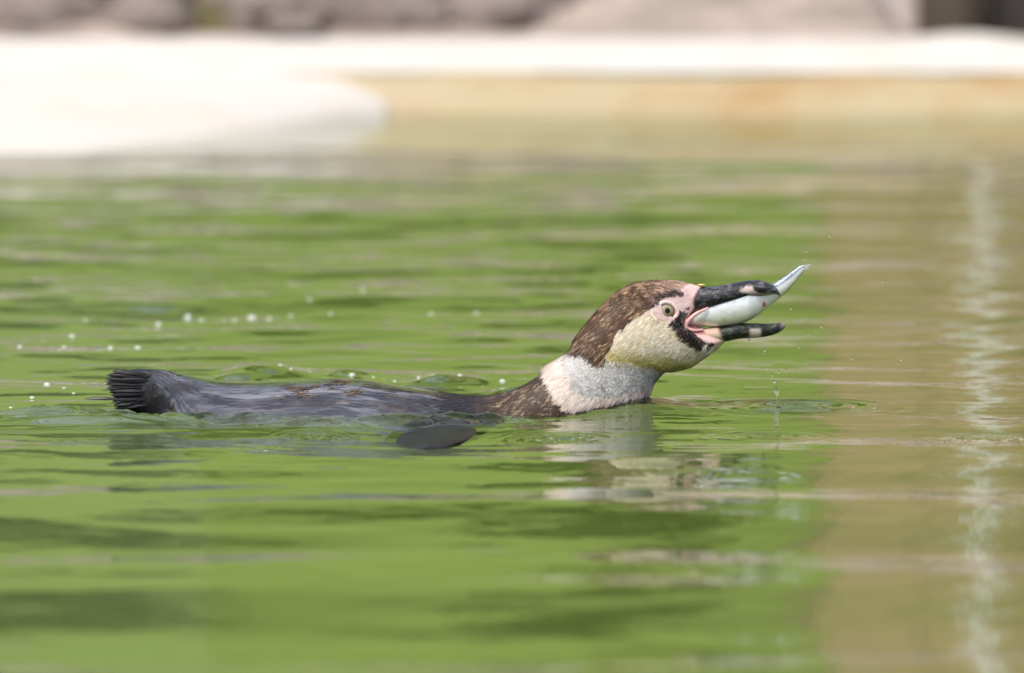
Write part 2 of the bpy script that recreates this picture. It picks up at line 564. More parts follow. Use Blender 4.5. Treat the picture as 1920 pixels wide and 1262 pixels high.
# smooth grey slab ending at the dark posts
x0 = (1130 - 960) * K * 15.75; x1 = (1715 - 960) * K * 15.75
sv = []
for i in range(40):
    t = i / 39; x = x0 - 0.04 + (x1 - x0 + 0.04) * t
    for j in range(14):
        s = j / 13
        y = 5.0 + 0.30 * s
        top = 0.055 + 0.12 * s ** 0.8
        wob = 0.014 * (fbm(np.array([x * 7]), np.array([s * 3]), 41)[0] - 0.5)
        edge = 0.018 * max(0, (s - 0.0)) * (t > 0.97)
        sv.append((x - (0.05 * s if t > 0.9 else 0) * (t - 0.9) * 10, y + wob, top + wob))
for i in range(40):
    t = i / 39; x = x0 - 0.04 + (x1 - x0 + 0.04) * t
    for j in range(14):
        sv.append((x - (0.05 * (j / 13) if t > 0.9 else 0) * (t - 0.9) * 10, 5.45 + 0.001 * j, 0.03 + 0.145 * j / 13))
f1 = grid_faces(40, 14); f2 = grid_faces(40, 14)[:, ::-1] + 560
side = []
for j in range(13):
    side.append((546 + j, 560 + 546 + j, 560 + 547 + j, 547 + j))
    side.append((j + 1, 561 + j, 560 + j, j))
for i in range(39):
    side.append((i * 14 + 13, (i + 1) * 14 + 13, 560 + (i + 1) * 14 + 13, 560 + i * 14 + 13))
slab = mesh_obj('stone_slab', sv, np.concatenate([f1, f2, np.array(side)]), M_slab)
tag(slab, 'smooth grey stone slab leaning on the bank beside the dark stumps', 'stone')


def post(px0, px1, y, h, mat, label):
    xa = (px0 - 960) * K * (y - CAM_Y); xb = (px1 - 960) * K * (y - CAM_Y)
    n = 20; r = (xb - xa) / 2; v = []
    hs = np.linspace(0, h, 8)
    for z in hs:
        for j in range(n):
            a = 2 * math.pi * j / n
            k = 1 + 0.07 * math.sin(3 * a + z * 2) + 0.03 * math.sin(7 * a)
            v.append((r * k * math.cos(a) * (1 - 0.05 * z), r * k * math.sin(a) * (1 - 0.05 * z), z))
    v.append((0, 0, h + 0.01))
    f = [tuple(q) for q in grid_faces(8, n, True)]
    me = bpy.data.meshes.new('timber_stump')
    me.from_pydata(v, [], [tuple(int(k) for k in q) for q in f] + [(7 * n + j, 7 * n + (j + 1) % n, 8 * n) for j in range(n)])
    for p in me.polygons: p.use_smooth = True
    me.materials.append(mat); me.update()
    o = bpy.data.objects.new('timber_stump', me); col.objects.link(o)
    o.location = ((xa + xb) / 2, y, 0.02)
    tag(o, label, 'stump')


post(1722, 1852, 4.90, 0.115, M_post, 'dark brown timber stump beside the grey stone slab')
post(1856, 2010, 4.92, 0.12, M_post2, 'nearly black timber stump at the top right corner')

# tuft growing between the rocks
def blades(n, r, h, w, seed, lean=0.5):
    g = np.random.default_rng(seed); v = []; f = []
    for i in range(n):
        a = g.uniform(0, 6.28); d = r * math.sqrt(g.uniform()); bx_, by_ = d * math.cos(a), d * math.sin(a)
        hh = h * g.uniform(0.6, 1.1); b = g.uniform(0, 6.28); l = lean * hh * g.uniform(0.2, 1)
        wx_, wy_ = w * math.cos(b + 1.57), w * math.sin(b + 1.57)
        k = len(v)
        v += [(bx_ - wx_, by_ - wy_, 0), (bx_ + wx_, by_ + wy_, 0),
              (bx_ + l * .4 * math.cos(b) + wx_ * .7, by_ + l * .4 * math.sin(b) + wy_ * .7, hh * .6), (bx_ + l * .4 * math.cos(b) - wx_ * .7, by_ + l * .4 * math.sin(b) - wy_ * .7, hh * .6),
              (bx_ + l * math.cos(b), by_ + l * math.sin(b), hh), (bx_ + l * math.cos(b) + 1e-4, by_ + l * math.sin(b), hh)]
        f += [(k, k + 1, k + 2, k + 3), (k + 3, k + 2, k + 5, k + 4)]
    return v, f


for px, y, s, lab in [(400, 4.86, 1.0, 'small yellow green weed tuft growing among the left rocks'), (625, 5.02, 1.2, 'weed tuft at the top edge between the rocks')]:
    v, f = blades(90, 0.025 * s, 0.055 * s, 0.0025, int(px))
    x = (px - 960) * K * (y - CAM_Y)
    tag(mesh_obj('weed_tuft', v, f, M_weed, None, True, (x, y, bank_z(x, y) - 0.005)), lab, 'plant')

# grassy slope and planting beyond the bank: it is what the water mirrors
lx = axis([(-40, 40, 0.5)]); ly = axis([(5.85, 14, 0.15), (14, 60, 2)])
LX, LY = np.meshgrid(lx, ly)
LZ = 0.03 + 0.68 * np.minimum(LY - 5.85, 7) + 0.30 * (fbm(LX * .8, LY * .8, 51) - 0.5) * sstep(5.9, 7, LY)
tag(mesh_obj('grass_slope', np.stack([LX.ravel(), LY.ravel(), LZ.ravel()], 1), grid_faces(len(ly), len(lx)), M_grass), None, None, None, 'structure')


def slope_z(y):
    return 0.03 + 0.68 * min(y - 5.85, 7)


def foliage(name, n, rx_, ry_, rz_, seed, leaf=0.06):
    g = np.random.default_rng(seed)
    d = g.normal(size=(n, 3)); d /= np.linalg.norm(d, axis=1)[:, None]
    rad = g.uniform(0.35, 1, n) ** 0.5
    k = 1 + 0.5 * (fbm(d[:, 0] * 2.2 + 5, d[:, 2] * 2.2 + d[:, 1] * 1.7 + 5, seed) - 0.5)
    c = d * (rad * k)[:, None] * np.array([rx_, ry_, rz_])
    u = g.normal(size=(n, 3)); u /= np.linalg.norm(u, axis=1)[:, None]
    w = np.cross(u, g.normal(size=(n, 3))); w /= np.linalg.norm(w, axis=1)[:, None]
    s = leaf * g.uniform(0.6, 1.3, n)[:, None]
    v = np.stack([c - u * s, c + w * s * .45, c + u * s, c - w * s * .45], 1).reshape(-1, 3)
    me = bpy.data.meshes.new(name)
    me.from_pydata(v.tolist(), [], np.arange(4 * n).reshape(-1, 4).tolist())
    me.materials.append(M_leaf); me.update()
    return me


def stem_mesh(h, r, name):
    v = []; n = 8
    for i in range(6):
        t = i / 5
        for j in range(n):
            a = 2 * math.pi * j / n
            v.append((r * (1 - .6 * t) * math.cos(a) + .06 * math.sin(3 * t), r * (1 - .6 * t) * math.sin(a), h * t))
    me = bpy.data.meshes.new(name)
    me.from_pydata(v, [], [tuple(int(k) for k in q) for q in grid_faces(6, n, True)])
    me.materials.append(M_bark); me.update()
    return me


fm = foliage('foliage', 5000, 0.75, 0.6, 0.62, 5)
sm = stem_mesh(0.8, 0.05, 'stem')
for i, (x, y, s) in enumerate([(-0.95, 7.6, 0.55), (-0.35, 8.6, 0.5), (0.12, 7.4, 0.35)]):
    r = empty('shrub', (x, y, slope_z(y) - 0.02)); r.scale = (s, s, s)
    tag(r, ['broad green shrub on the grass slope far left', 'round green shrub higher up the middle of the grass slope', 'small green shrub low on the grass slope near the hut'][i], 'shrub')
    a = bpy.data.objects.new('foliage', fm); a.location = (0, 0, 0.72); a.rotation_euler = (0, 0, i); col.objects.link(a); a.parent = r
    b = bpy.data.objects.new('stem', sm); col.objects.link(b); b.parent = r

# brown boarded hut and pale pole, seen only mirrored in the water on the right
HX, HY = 0.475, 6.3
hut = tag(empty('timber_hut', (HX, HY, 0)), 'brown boarded hut mirrored in the water on the right', 'hut')
for i in range(26):
    box('board', (i * 0.15, -0.012 - 0.004 * (i % 2), 0.0), (i * 0.15 + 0.146, 0.02, 3.1), M_hut, hut)
box('side_wall', (0.002, 0.022, 0.0), (3.9, 2.5, 3.05), M_hut, hut)
box('roof', (-0.2, -0.3, 3.12), (4.1, 2.8, 3.24), M_roof, hut)
pv = []
pr = [(0.045, 0), (0.045, 0.03), (0.018, 0.05), (0.017, 2.9), (0.024, 2.92), (0.024, 2.96), (0.0, 2.98)]
for r_, z_ in pr:
    for j in range(14):
        a = 2 * math.pi * j / 14; pv.append((r_ * math.cos(a), r_ * math.sin(a), z_))
po = mesh_obj('pale_pole', pv, grid_faces(len(pr), 14, True), M_pole, None, True, ((1850 - 960) * K * 16.75, 6.05, 0.10))
tag(po, 'slim pale pole mirrored as a wavering line on the right', 'pole')

# ------------------------------------------------------------------ the penguin
Z1 = lambda x, y: (1020 + x / 3.5556, 470 + y / 3.5556)     # close-up sketch coordinates -> photo pixels


def zp(pts): return [Z1(a, b) for a, b in pts]


def yc_px(px): return np.interp(px, [100, 800, 1250, 1520], [0.0, 0.0, 0.075, 0.09])


PXM = K * 10.7   # metres per photo pixel at the bird

# stations: top px, mid px (None = half way), bottom px, half width px
ST = [
    ((212, 714), None, (218, 742), 5), ((222, 699), None, (230, 762), 13), ((250, 692.5), None, (258, 775), 21), ((280, 692), None, (288, 792), 28), ((312, 694), None, (320, 818), 66), ((350, 704), None, (360, 858), 118),
    ((426, 716), None, (430, 912), 180), ((529, 715), None, (530, 950), 210), ((647, 711), None, (640, 965), 208), ((740, 723), None, (735, 970), 204),
    ((826, 736), None, (815, 955), 176), ((878, 742.5), None, (900, 925), 128), ((924, 741), None, (990, 885), 94), ((964, 731), None, (1080, 855), 82),
    ((1002, 711), None, (1160, 805), 74), ((1030, 686), None, (1208, 757), 67), ((1052, 671), None, (1222, 728), 63), ((1068, 657), None, (1232, 710), 61),
    ((1082, 630), None, (1250, 698), 62), ((1104, 602), None, (1275, 694), 65), ((1132, 571), None, (1301, 685), 66), ((1161, 547), None, (1322, 671), 64),
    ((1189, 533), None, (1336, 661), 60), ((1217, 528), (1266, 596), (1346, 653), 54), ((1245, 527), (1276, 602), (1353, 647), 48),
    ((1273, 528.5), (1281, 608), (1359, 641), 42), ((1298, 533), (1284, 612), (1363, 636), 37), ((1320, 541), (1286, 614), (1365, 628), 32),
    ((1318, 560), (1288, 612), (1352, 622), 27), ((1300, 580), (1284, 606), (1325, 616), 20), ((1284, 594), (1276, 602), (1298, 610), 12), ((1276, 598), (1272, 600), (1282, 604), 2)]
rows = []
for si, (T, Mm, B, w) in enumerate(ST):
    q_ = float(np.interp(si, [3, 5, 10, 13], [0.5, 0.66, 0.64, 0.5]))
    w = w * (1 + (q_ - 0.5) * 1.5)
    if Mm is None: Mm = (T[0] * (1 - q_) + B[0] * q_, T[1] * (1 - q_) + B[1] * q_)
    rows.append([*T, *Mm, *B, w])
NS = [8, 10, 10, 10, 8, 14, 18, 20, 20, 18, 16, 16, 16, 18, 18, 18, 16, 18, 20, 22, 22, 22, 20, 20, 20, 18, 16, 8, 6, 5, 4]
SM = catmull(rows, NS)
STN = np.concatenate([np.linspace(i, i + 1, n, endpoint=False) for i, n in enumerate(NS)] + [[len(NS)]])
NR, NC = len(SM), 144
th = np.linspace(0, 2 * np.pi, NC, endpoint=False)


def loft(SM, th, ycf, pw=1.0):
    s = (1 - np.cos(th)) / 2
    s = s[None, :]
    T, Mm, B, w = SM[:, 0:2], SM[:, 2:4], SM[:, 4:6], SM[:, 6]
    L0, L1, L2 = (1 - s) * (1 - 2 * s), 4 * s * (1 - s), s * (2 * s - 1)
    px = L0 * T[:, :1] + L1 * Mm[:, :1] + L2 * B[:, :1]
    py = L0 * T[:, 1:] + L1 * Mm[:, 1:] + L2 * B[:, 1:]
    sn = np.sin(th)[None, :]
    sn = np.sign(sn) * np.abs(sn) ** pw
    yoff = -w[:, None] * sn * PXM
    yc = ycf(px)
    x, z = unproj(px, py, yc)
    return x, yc + yoff, z, px, py


bx_, by_, bz_, bpx, bpy_ = loft(SM, th, yc_px, 0.92)
BODY = np.stack([bx_, by_, bz_], -1)

# ---- plumage pattern in the side view (photo pixels)
P_hood = zp([(165, 700), (150, 600), (300, 380), (500, 200), (700, 120), (1000, 150), (1000, 222), (930, 255), (830, 285), (760, 330), (728, 385), (655, 415), (575, 460), (510, 515), (475, 590), (455, 650), (430, 712), (385, 690), (335, 650), (285, 612), (240, 640), (200, 665)])
P_cheek = zp([(735, 370), (655, 412), (575, 457), (508, 512), (472, 590), (440, 660), (400, 700), (470, 722), (560, 748), (700, 780), (790, 815), (900, 850), (1300, 700), (1260, 590), (1180, 520), (1000, 520), (930, 470), (850, 480), (780, 470), (730, 430)])
P_face = zp([(735, 375), (762, 325), (850, 285), (950, 240), (1010, 205), (1090, 200), (1110, 420), (1000, 470), (960, 520), (1230, 500), (1260, 600), (1180, 640), (1120, 640), (1040, 590), (960, 560), (900, 520), (860, 485), (790, 470), (740, 435), (722, 400)])
P_brow = zp([(738, 368), (758, 322), (815, 290), (865, 275), (905, 264), (936, 278), (932, 303), (905, 306), (885, 300), (862, 314), (840, 305), (800, 318), (775, 338), (752, 370)])
P_lore = zp([(848, 484), (880, 450), (900, 425), (932, 402), (962, 416), (958, 440), (940, 470), (938, 520), (990, 548), (1040, 582), (1082, 618), (1072, 652), (1040, 655), (960, 615), (918, 590), (900, 535), (866, 508)])
P_spots = [Z1(958, 388) + (4.2,), Z1(1116, 632) + (6,), Z1(985, 690) + (4,), Z1(1100, 690) + (3.5,), Z1(650, 605) + (2.4,), Z1(760, 572) + (4,), Z1(517, 575) + (2.2,)]
P_down = zp([(150, 712), (190, 660), (240, 640), (285, 612), (335, 650), (385, 690), (430, 715), (560, 748), (700, 780), (800, 812), (760, 850), (715, 880), (610, 930), (450, 968), (280, 975), (212, 945), (178, 850), (135, 770)])
P_collar = zp([(20, 772), (170, 640), (320, 600), (900, 850), (800, 900), (700, 920), (560, 962), (350, 1010), (200, 1045), (150, 1030), (110, 960), (70, 880)])

C_back = np.array([0.024, 0.022, 0.027]); C_nape = np.array([0.045, 0.026, 0.015])
C_hood = np.array([0.074, 0.034, 0.015]); C_hood2 = np.array([0.38, 0.25, 0.14])
C_cream = np.array([0.80, 0.68, 0.48]); C_yel = np.array([0.48, 0.41, 0.09])
C_pink = np.array([0.62, 0.43, 0.40]); C_black = np.array([0.022, 0.012, 0.010])
C_down = np.array([0.66, 0.64, 0.62]); C_collar = np.array([0.76, 0.65, 0.58])


def lerp(a, b, t): return a * (1 - t[..., None]) + b * t[..., None]


def plumage(px, py, seed=0):
    """colour, wetness, kind weights for side-view pixels"""
    n1 = fbm(px / 9, py / 9, 61) - 0.5
    n2 = fbm(px / 3.2, py / 3.2, 67) - 0.5
    qx, qy = px + 9 * n1 + 4 * n2, py + 9 * (fbm(px / 9, py / 9, 71) - 0.5) + 4 * n2
    # streak noise running along the feather flow (from bill back and down)
    fl = (px * 0.80 - py * 0.60); fc = (px * 0.60 + py * 0.80)
    st = fbm(fl / 11, fc / 2.6, 73)
    c = np.zeros(px.shape + (3,)) + C_back
    back_tan = sstep(0.56, 0.70, fbm(px / 34, py / 7, 83)) * sstep(520, 600, px) * (1 - sstep(700, 790, px))
    c = lerp(c, np.array([0.26, 0.18, 0.115]), 0.28 * back_tan)
    brown_b = sstep(0.5, 0.7, fbm(px / 50, py / 12, 87)) * sstep(380, 480, px)
    c = lerp(c, np.array([0.085, 0.06, 0.048]), 0.3 * brown_b)
    nape = sstep(880, 950, qx)
    c = lerp(c, C_nape, nape)
    c = lerp(c, np.array([0.25, 0.18, 0.12]), nape * sstep(0.58, 0.72, st) * 0.8)
    tailb = 1 - sstep(262, 345, px + 50 * n1)
    c = lerp(c, np.array([0.010, 0.010, 0.013]), tailb)
    d = poly_sd(px + 14 * n1 + 12 * n2, py + 6 * n2, P_collar); mcol = 1 - sstep(-1.5, 2.5, d)
    cc = lerp(np.zeros(px.shape + (3,)) + C_collar, np.array([0.58, 0.42, 0.33]), sstep(0.52, 0.75, st))
    c = lerp(c, 1, mcol) if False else c * (1 - mcol[..., None]) + cc * mcol[..., None]
    d = poly_sd(qx, qy, P_down); mdown = 1 - sstep(-3, 3, d)
    g = fbm(px / 5, py / 5, 91)
    cd = lerp(np.zeros(px.shape + (3,)) + C_down, np.array([0.22, 0.19, 0.17]), 0.75 * sstep(0.52, 0.75, g) * sstep(690, 735, py + 6 * n1))
    cd = lerp(cd, np.array([0.82, 0.81, 0.80]), 0.6 * sstep(0.5, 0.7, fbm(px / 8, py / 8, 93)))
    c = c * (1 - mdown[..., None]) + cd * mdown[..., None]
    d = poly_sd(qx, qy, P_cheek); mch = 1 - sstep(-2.5, 2.5, d)
    yel = sstep(636, 678, py + 10 * n1 - 0.10 * (px - 1200))
    cch = lerp(np.zeros(px.shape + (3,)) + C_cream, C_yel, 0.85 * yel)
    cch = lerp(cch, cch * np.array([0.62, 0.55, 0.42]), 0.8 * sstep(0.5, 0.72, st))
    cch = lerp(cch, np.array([0.74, 0.66, 0.53]), 0.6 * sstep(0.5, 0.7, fbm(px / 16, py / 10, 97)) * (1 - yel))
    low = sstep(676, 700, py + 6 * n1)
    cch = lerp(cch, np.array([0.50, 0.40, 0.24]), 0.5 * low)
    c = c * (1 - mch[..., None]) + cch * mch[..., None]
    d = poly_sd(qx, qy, P_hood); mh = 1 - sstep(-2.0, 2.0, d)
    crown = sstep(600, 535, py) * sstep(1120, 1200, px)
    light = sstep(0.58 - 0.08 * crown, 0.72 - 0.08 * crown, st)
    chd = lerp(np.zeros(px.shape + (3,)) + C_hood, C_hood2, 0.85 * light)
    fore = sstep(1205, 1290, px + 30 * n1) * 0.55
    chd = lerp(chd, np.array([0.42, 0.28, 0.23]), fore)
    c = c * (1 - mh[..., None]) + chd * mh[..., None]
    d = poly_sd(qx, qy, P_face); mf = 1 - sstep(-1.5, 2.5, d)
    cf = np.zeros(px.shape + (3,)) + C_pink
    dots = sstep(0.55, 0.8, vnoise(px / 1.5, py / 1.5, 101))
    cf = lerp(cf, np.array([0.42, 0.24, 0.22]), 0.45 * dots)
    chin = sstep(630, 645, py) * sstep(1330, 1352, px)
    cf = lerp(cf, np.array([0.48, 0.36, 0.17]), 0.6 * chin)
    c = c * (1 - mf[..., None]) + cf * mf[..., None]
    mb = np.zeros(px.shape)
    n3 = fbm(px / 2.2, py / 2.2, 111) - 0.5
    for poly in (P_brow, P_lore):
        d = poly_sd(px + 7 * n3, py + 7 * (fbm(px / 2.2, py / 2.2, 113) - 0.5), poly)
        mb = np.maximum(mb, 1 - sstep(-1.2, 1.4, d))
    for sx, sy, r in P_spots:
        d = np.hypot(px + 4 * n3 - sx, (py + 4 * n3 - sy) * 1.2)
        mb = np.maximum(mb, 1 - sstep(r - 1.2, r + 1, d))
    cb = lerp(np.zeros(px.shape + (3,)) + C_black, np.array([0.10, 0.06, 0.05]), 0.7 * sstep(0.6, 0.8, vnoise(px / 2, py / 2, 117)))
    c = c * (1 - mb[..., None]) + cb * mb[..., None]
    # mouth lining and gape
    wet = 1 - sstep(885, 960, px + 12 * n1)
    wet = wet * (0.2 + 0.8 * sstep(268, 320, px + 40 * n1))
    wet = np.maximum(wet, 0.55 * mf)
    crownwet = sstep(556, 540, py - 0.02 * (px - 1200)) * sstep(1160, 1215, px) * (1 - mf)
    wet = np.maximum(wet, 0.6 * crownwet)
    return c, wet, dict(down=mdown, cheek=mch, hood=mh, face=mf, black=mb, collar=mcol, nape=nape)


# pixel position each surface point shows on the near side (the far side mirrors it)
ycv = yc_px(bpx)
ppx, ppy = proj(bx_, ycv - np.abs(by_ - ycv), bz_)
colr, wet, kinds = plumage(ppx, ppy)
inner = (STN >= 27.6)[:, None] & np.ones((1, NC), bool)
colr[inner] = np.array([0.50, 0.20, 0.19])
wet[inner] = 0.8


def body_material():
    t = NT('penguin_plumage')
    a = t.n('Attribute', attribute_name='Col')
    w = t.n('Attribute', attribute_name='wet')
    nz = t.noise(260, 4, 0.6)
    fine = t.noise(500, 3, 0.6, (0.25, 1, 1))
    r = t.ramp(nz.outputs['Fac'], [(0.25, (0.86, 0.86, 0.86)), (0.75, (1.1, 1.1, 1.1))])
    mx = t.n('Mix', data_type='RGBA', blend_type='MULTIPLY'); mx.inputs['Factor'].default_value = 1
    t.l(a.outputs['Color'], mx.inputs[6]); t.l(r.outputs[0], mx.inputs[7])
    t.l(mx.outputs[2], t.p.inputs['Base Color'])
    mr = t.n('MapRange'); mr.inputs['To Min'].default_value = 0.62; mr.inputs['To Max'].default_value = 0.55
    t.l(w.outputs['Fac'], mr.inputs['Value']); t.l(mr.outputs[0], t.p.inputs['Roughness'])
    cw = t.n('Math', operation='MULTIPLY'); cw.inputs[1].default_value = 0.95
    film = t.noise(26, 4, 0.6, (0.3, 1, 1.6))
    fr_ = t.ramp(film.outputs['Fac'], [(0.36, (0.15, 0.15, 0.15)), (0.50, (1, 1, 1))])
    t.l(w.outputs['Fac'], cw.inputs[0])
    cw2 = t.n('Math', operation='MULTIPLY'); t.l(cw.outputs[0], cw2.inputs[0]); t.l(fr_.outputs[0], cw2.inputs[1])
    t.l(cw2.outputs[0], t.p.inputs['Coat Weight'])
    t.set(Coat_Roughness=0.06, Coat_IOR=2.4, Specular_IOR_Level=0.2)
    b = t.bump(fine.outputs['Fac'], 0.5, 0.0012)
    wav = t.noise(24, 3, 0.5, (0.35, 1, 1))
    b2 = t.n('Bump'); b2.inputs['Strength'].default_value = 0.7; b2.inputs['Distance'].default_value = 0.005
    t.l(wav.outputs['Fac'], b2.inputs['Height']); t.l(b2.outputs[0], b.inputs['Normal'])
    t.l(b2.outputs[0], t.p.inputs['Coat Normal'])
    return t.m


def feather_material():
    t = NT('feather')
    a = t.n('Attribute', attribute_name='Col')
    t.l(a.outputs['Color'], t.p.inputs['Base Color'])
    t.set(Roughness=0.55, Specular_IOR_Level=0.4)
    return t.m


M_body = body_material()
M_feather = feather_material()

penguin = tag(empty('penguin', (0.0, 0.03, 0.0)), 'young penguin swimming with a silver fish held crosswise in its open bill', 'penguin')
ORG = np.array([0.0, 0.03, 0.0])
bv = (BODY.reshape(-1, 3) - ORG)
bf = grid_faces(NR, NC, True)[:, ::-1]
# close both ends
capv = np.array([BODY[0].mean(0) - ORG, BODY[-1].mean(0) - ORG])
n0 = len(bv)
capf = [(j, (j + 1) % NC, n0, n0) for j in range(NC)]
capf = []
bvv = np.concatenate([bv, capv])
colv = np.concatenate([colr.reshape(-1, 3), [[0.01, 0.01, 0.012], [0.4, 0.15, 0.15]]])
wetv = np.concatenate([wet.ravel(), [1, 1]])

# flippers grow out of the same mesh, below the waterline; the near one brushes the surface
def flipper(side):
    V = []; nr_, nc_ = 44, 24
    for i in range(nr_):
        t = i / (nr_ - 1)
        y = -side * (0.055 + 0.25 * t)
        x = -0.045 - 0.035 * t - 0.012 * math.sin(math.pi * t)
        half = 0.041 * (0.80 + 0.25 * math.sin(math.pi * min(1, t * 1.15))) * max(0.0, 1 - t ** 6) ** 0.5 + 0.0006
        thick = 0.006 * (1 - 0.6 * t) + 0.0006
        for j in range(nc_):
            a = 2 * math.pi * j / nc_
            px_ = x + half * math.cos(a); py_ = y + 0.10 * half * math.cos(a)
            lvl = (wz(px_, y) if side > 0 else -0.05) + np.interp(t, [0, .3, .5, .8, .95, 1], [-.020, -.0065, -.0020, .0002, -.0010, -.004])
            lvl += 0.0025 * math.sin(2.2 * math.cos(a) + 0.6)
            V.append((px_, py_, lvl + thick * math.sin(a)))
    return np.array(V), grid_faces(nr_, nc_, True)


FV, FF, FC = [bvv], [bf], [colv]
base = len(bvv)
for s_ in (1, -1):
    v, f = flipper(s_)
    if s_ == 1: v[:, 2] += 0.0
    v = v - ORG
    FV.append(v); FF.append(f + base); base += len(v)
    FC.append(np.tile([[0.008, 0.008, 0.007]], (len(v), 1)))
allv = np.concatenate(FV); allf = np.concatenate(FF); allc = np.concatenate(FC)
allw = np.concatenate([wetv, np.full(len(allv) - len(wetv), 0.12)])
body = mesh_obj('body', allv, allf, M_body, penguin, True, None, allc, allw)

# ---- the water sheet: murky, but clear where only a thin film covers the bird
GX, GY = np.meshgrid(gx, gy)
wxv, wyv = GX.ravel(), GY.ravel()
GZ = water_height(wxv.copy(), wyv.copy())
clear = np.full(wxv.shape, 0.06)
HF = np.full(wxv.shape, -1.0)
cell = 0.0025
ix0, iy0, nxg, nyg = -0.50, -0.36, 330, 240
hmap = np.full((nxg, nyg), -1.0)
pts = np.concatenate([BODY.reshape(-1, 3)] + [q + ORG for q in FV[1:]])
pi = ((pts[:, 0] - ix0) / cell).astype(int); pj = ((pts[:, 1] - iy0) / cell).astype(int)
inb = (pi >= 0) & (pi < nxg) & (pj >= 0) & (pj < nyg) & (pts[:, 2] < 0.08)
np.maximum.at(hmap, (pi[inb], pj[inb]), pts[inb, 2])
for _ in range(3):      # fill pin holes between sample points
    sh = np.max([np.roll(hmap, d_, a_) for d_ in (-1, 1) for a_ in (0, 1)], axis=0)
    hmap = np.where(hmap < -0.9, sh, hmap)
wi = ((wxv - ix0) / cell).astype(int); wj = ((wyv - iy0) / cell).astype(int)
inb = (wxv > ix0) & (wyv > iy0) & (wi < nxg) & (wj < nyg)
HF[inb] = hmap[wi[inb], wj[inb]]
rf = ramp_front(wxv)
rs = (WALL_Y + 0.03 - wyv) / np.maximum(0.02, WALL_Y + 0.03 - rf)
rz_ = (RIM_Z + 0.002) * (1 - rs) - 0.02 * np.maximum(0, rs - 1)
HF = np.maximum(HF, np.where((wxv < -0.1) & (rs < 2.2) & (rs > 0), rz_, -1))
depth = np.clip(GZ - HF, 0, None)
clear = 0.06 + 0.90 * np.exp(-depth / 0.11)
water = mesh_obj('water', np.stack([wxv, wyv, GZ], 1), grid_faces(len(gy), len(gx)), M_water)
at_ = water.data.attributes.new('clear', 'FLOAT', 'POINT')
at_.data.foreach_set('value', clear.astype(np.float32))
tag(water, 'rippled green pond water around the swimming bird', None, None, 'structure')

# ---- feathers: thousands of tiny blades lying along the flow, fluffier on the moulting neck
du = np.gradient(BODY, axis=0); dv = np.gradient(BODY, axis=1)
dv[:, 0] = (BODY[:, 1] - BODY[:, -1]) / 2; dv[:, -1] = (BODY[:, 0] - BODY[:, -2]) / 2
NRM = np.cross(du, dv); NRM /= np.linalg.norm(NRM, axis=-1)[..., None] + 1e-12
cen = BODY.mean(1, keepdims=True)
flip = np.sign((NRM * (BODY - cen)).sum(-1).mean())
NRM *= flip
area = np.linalg.norm(np.cross(du, dv), axis=-1)


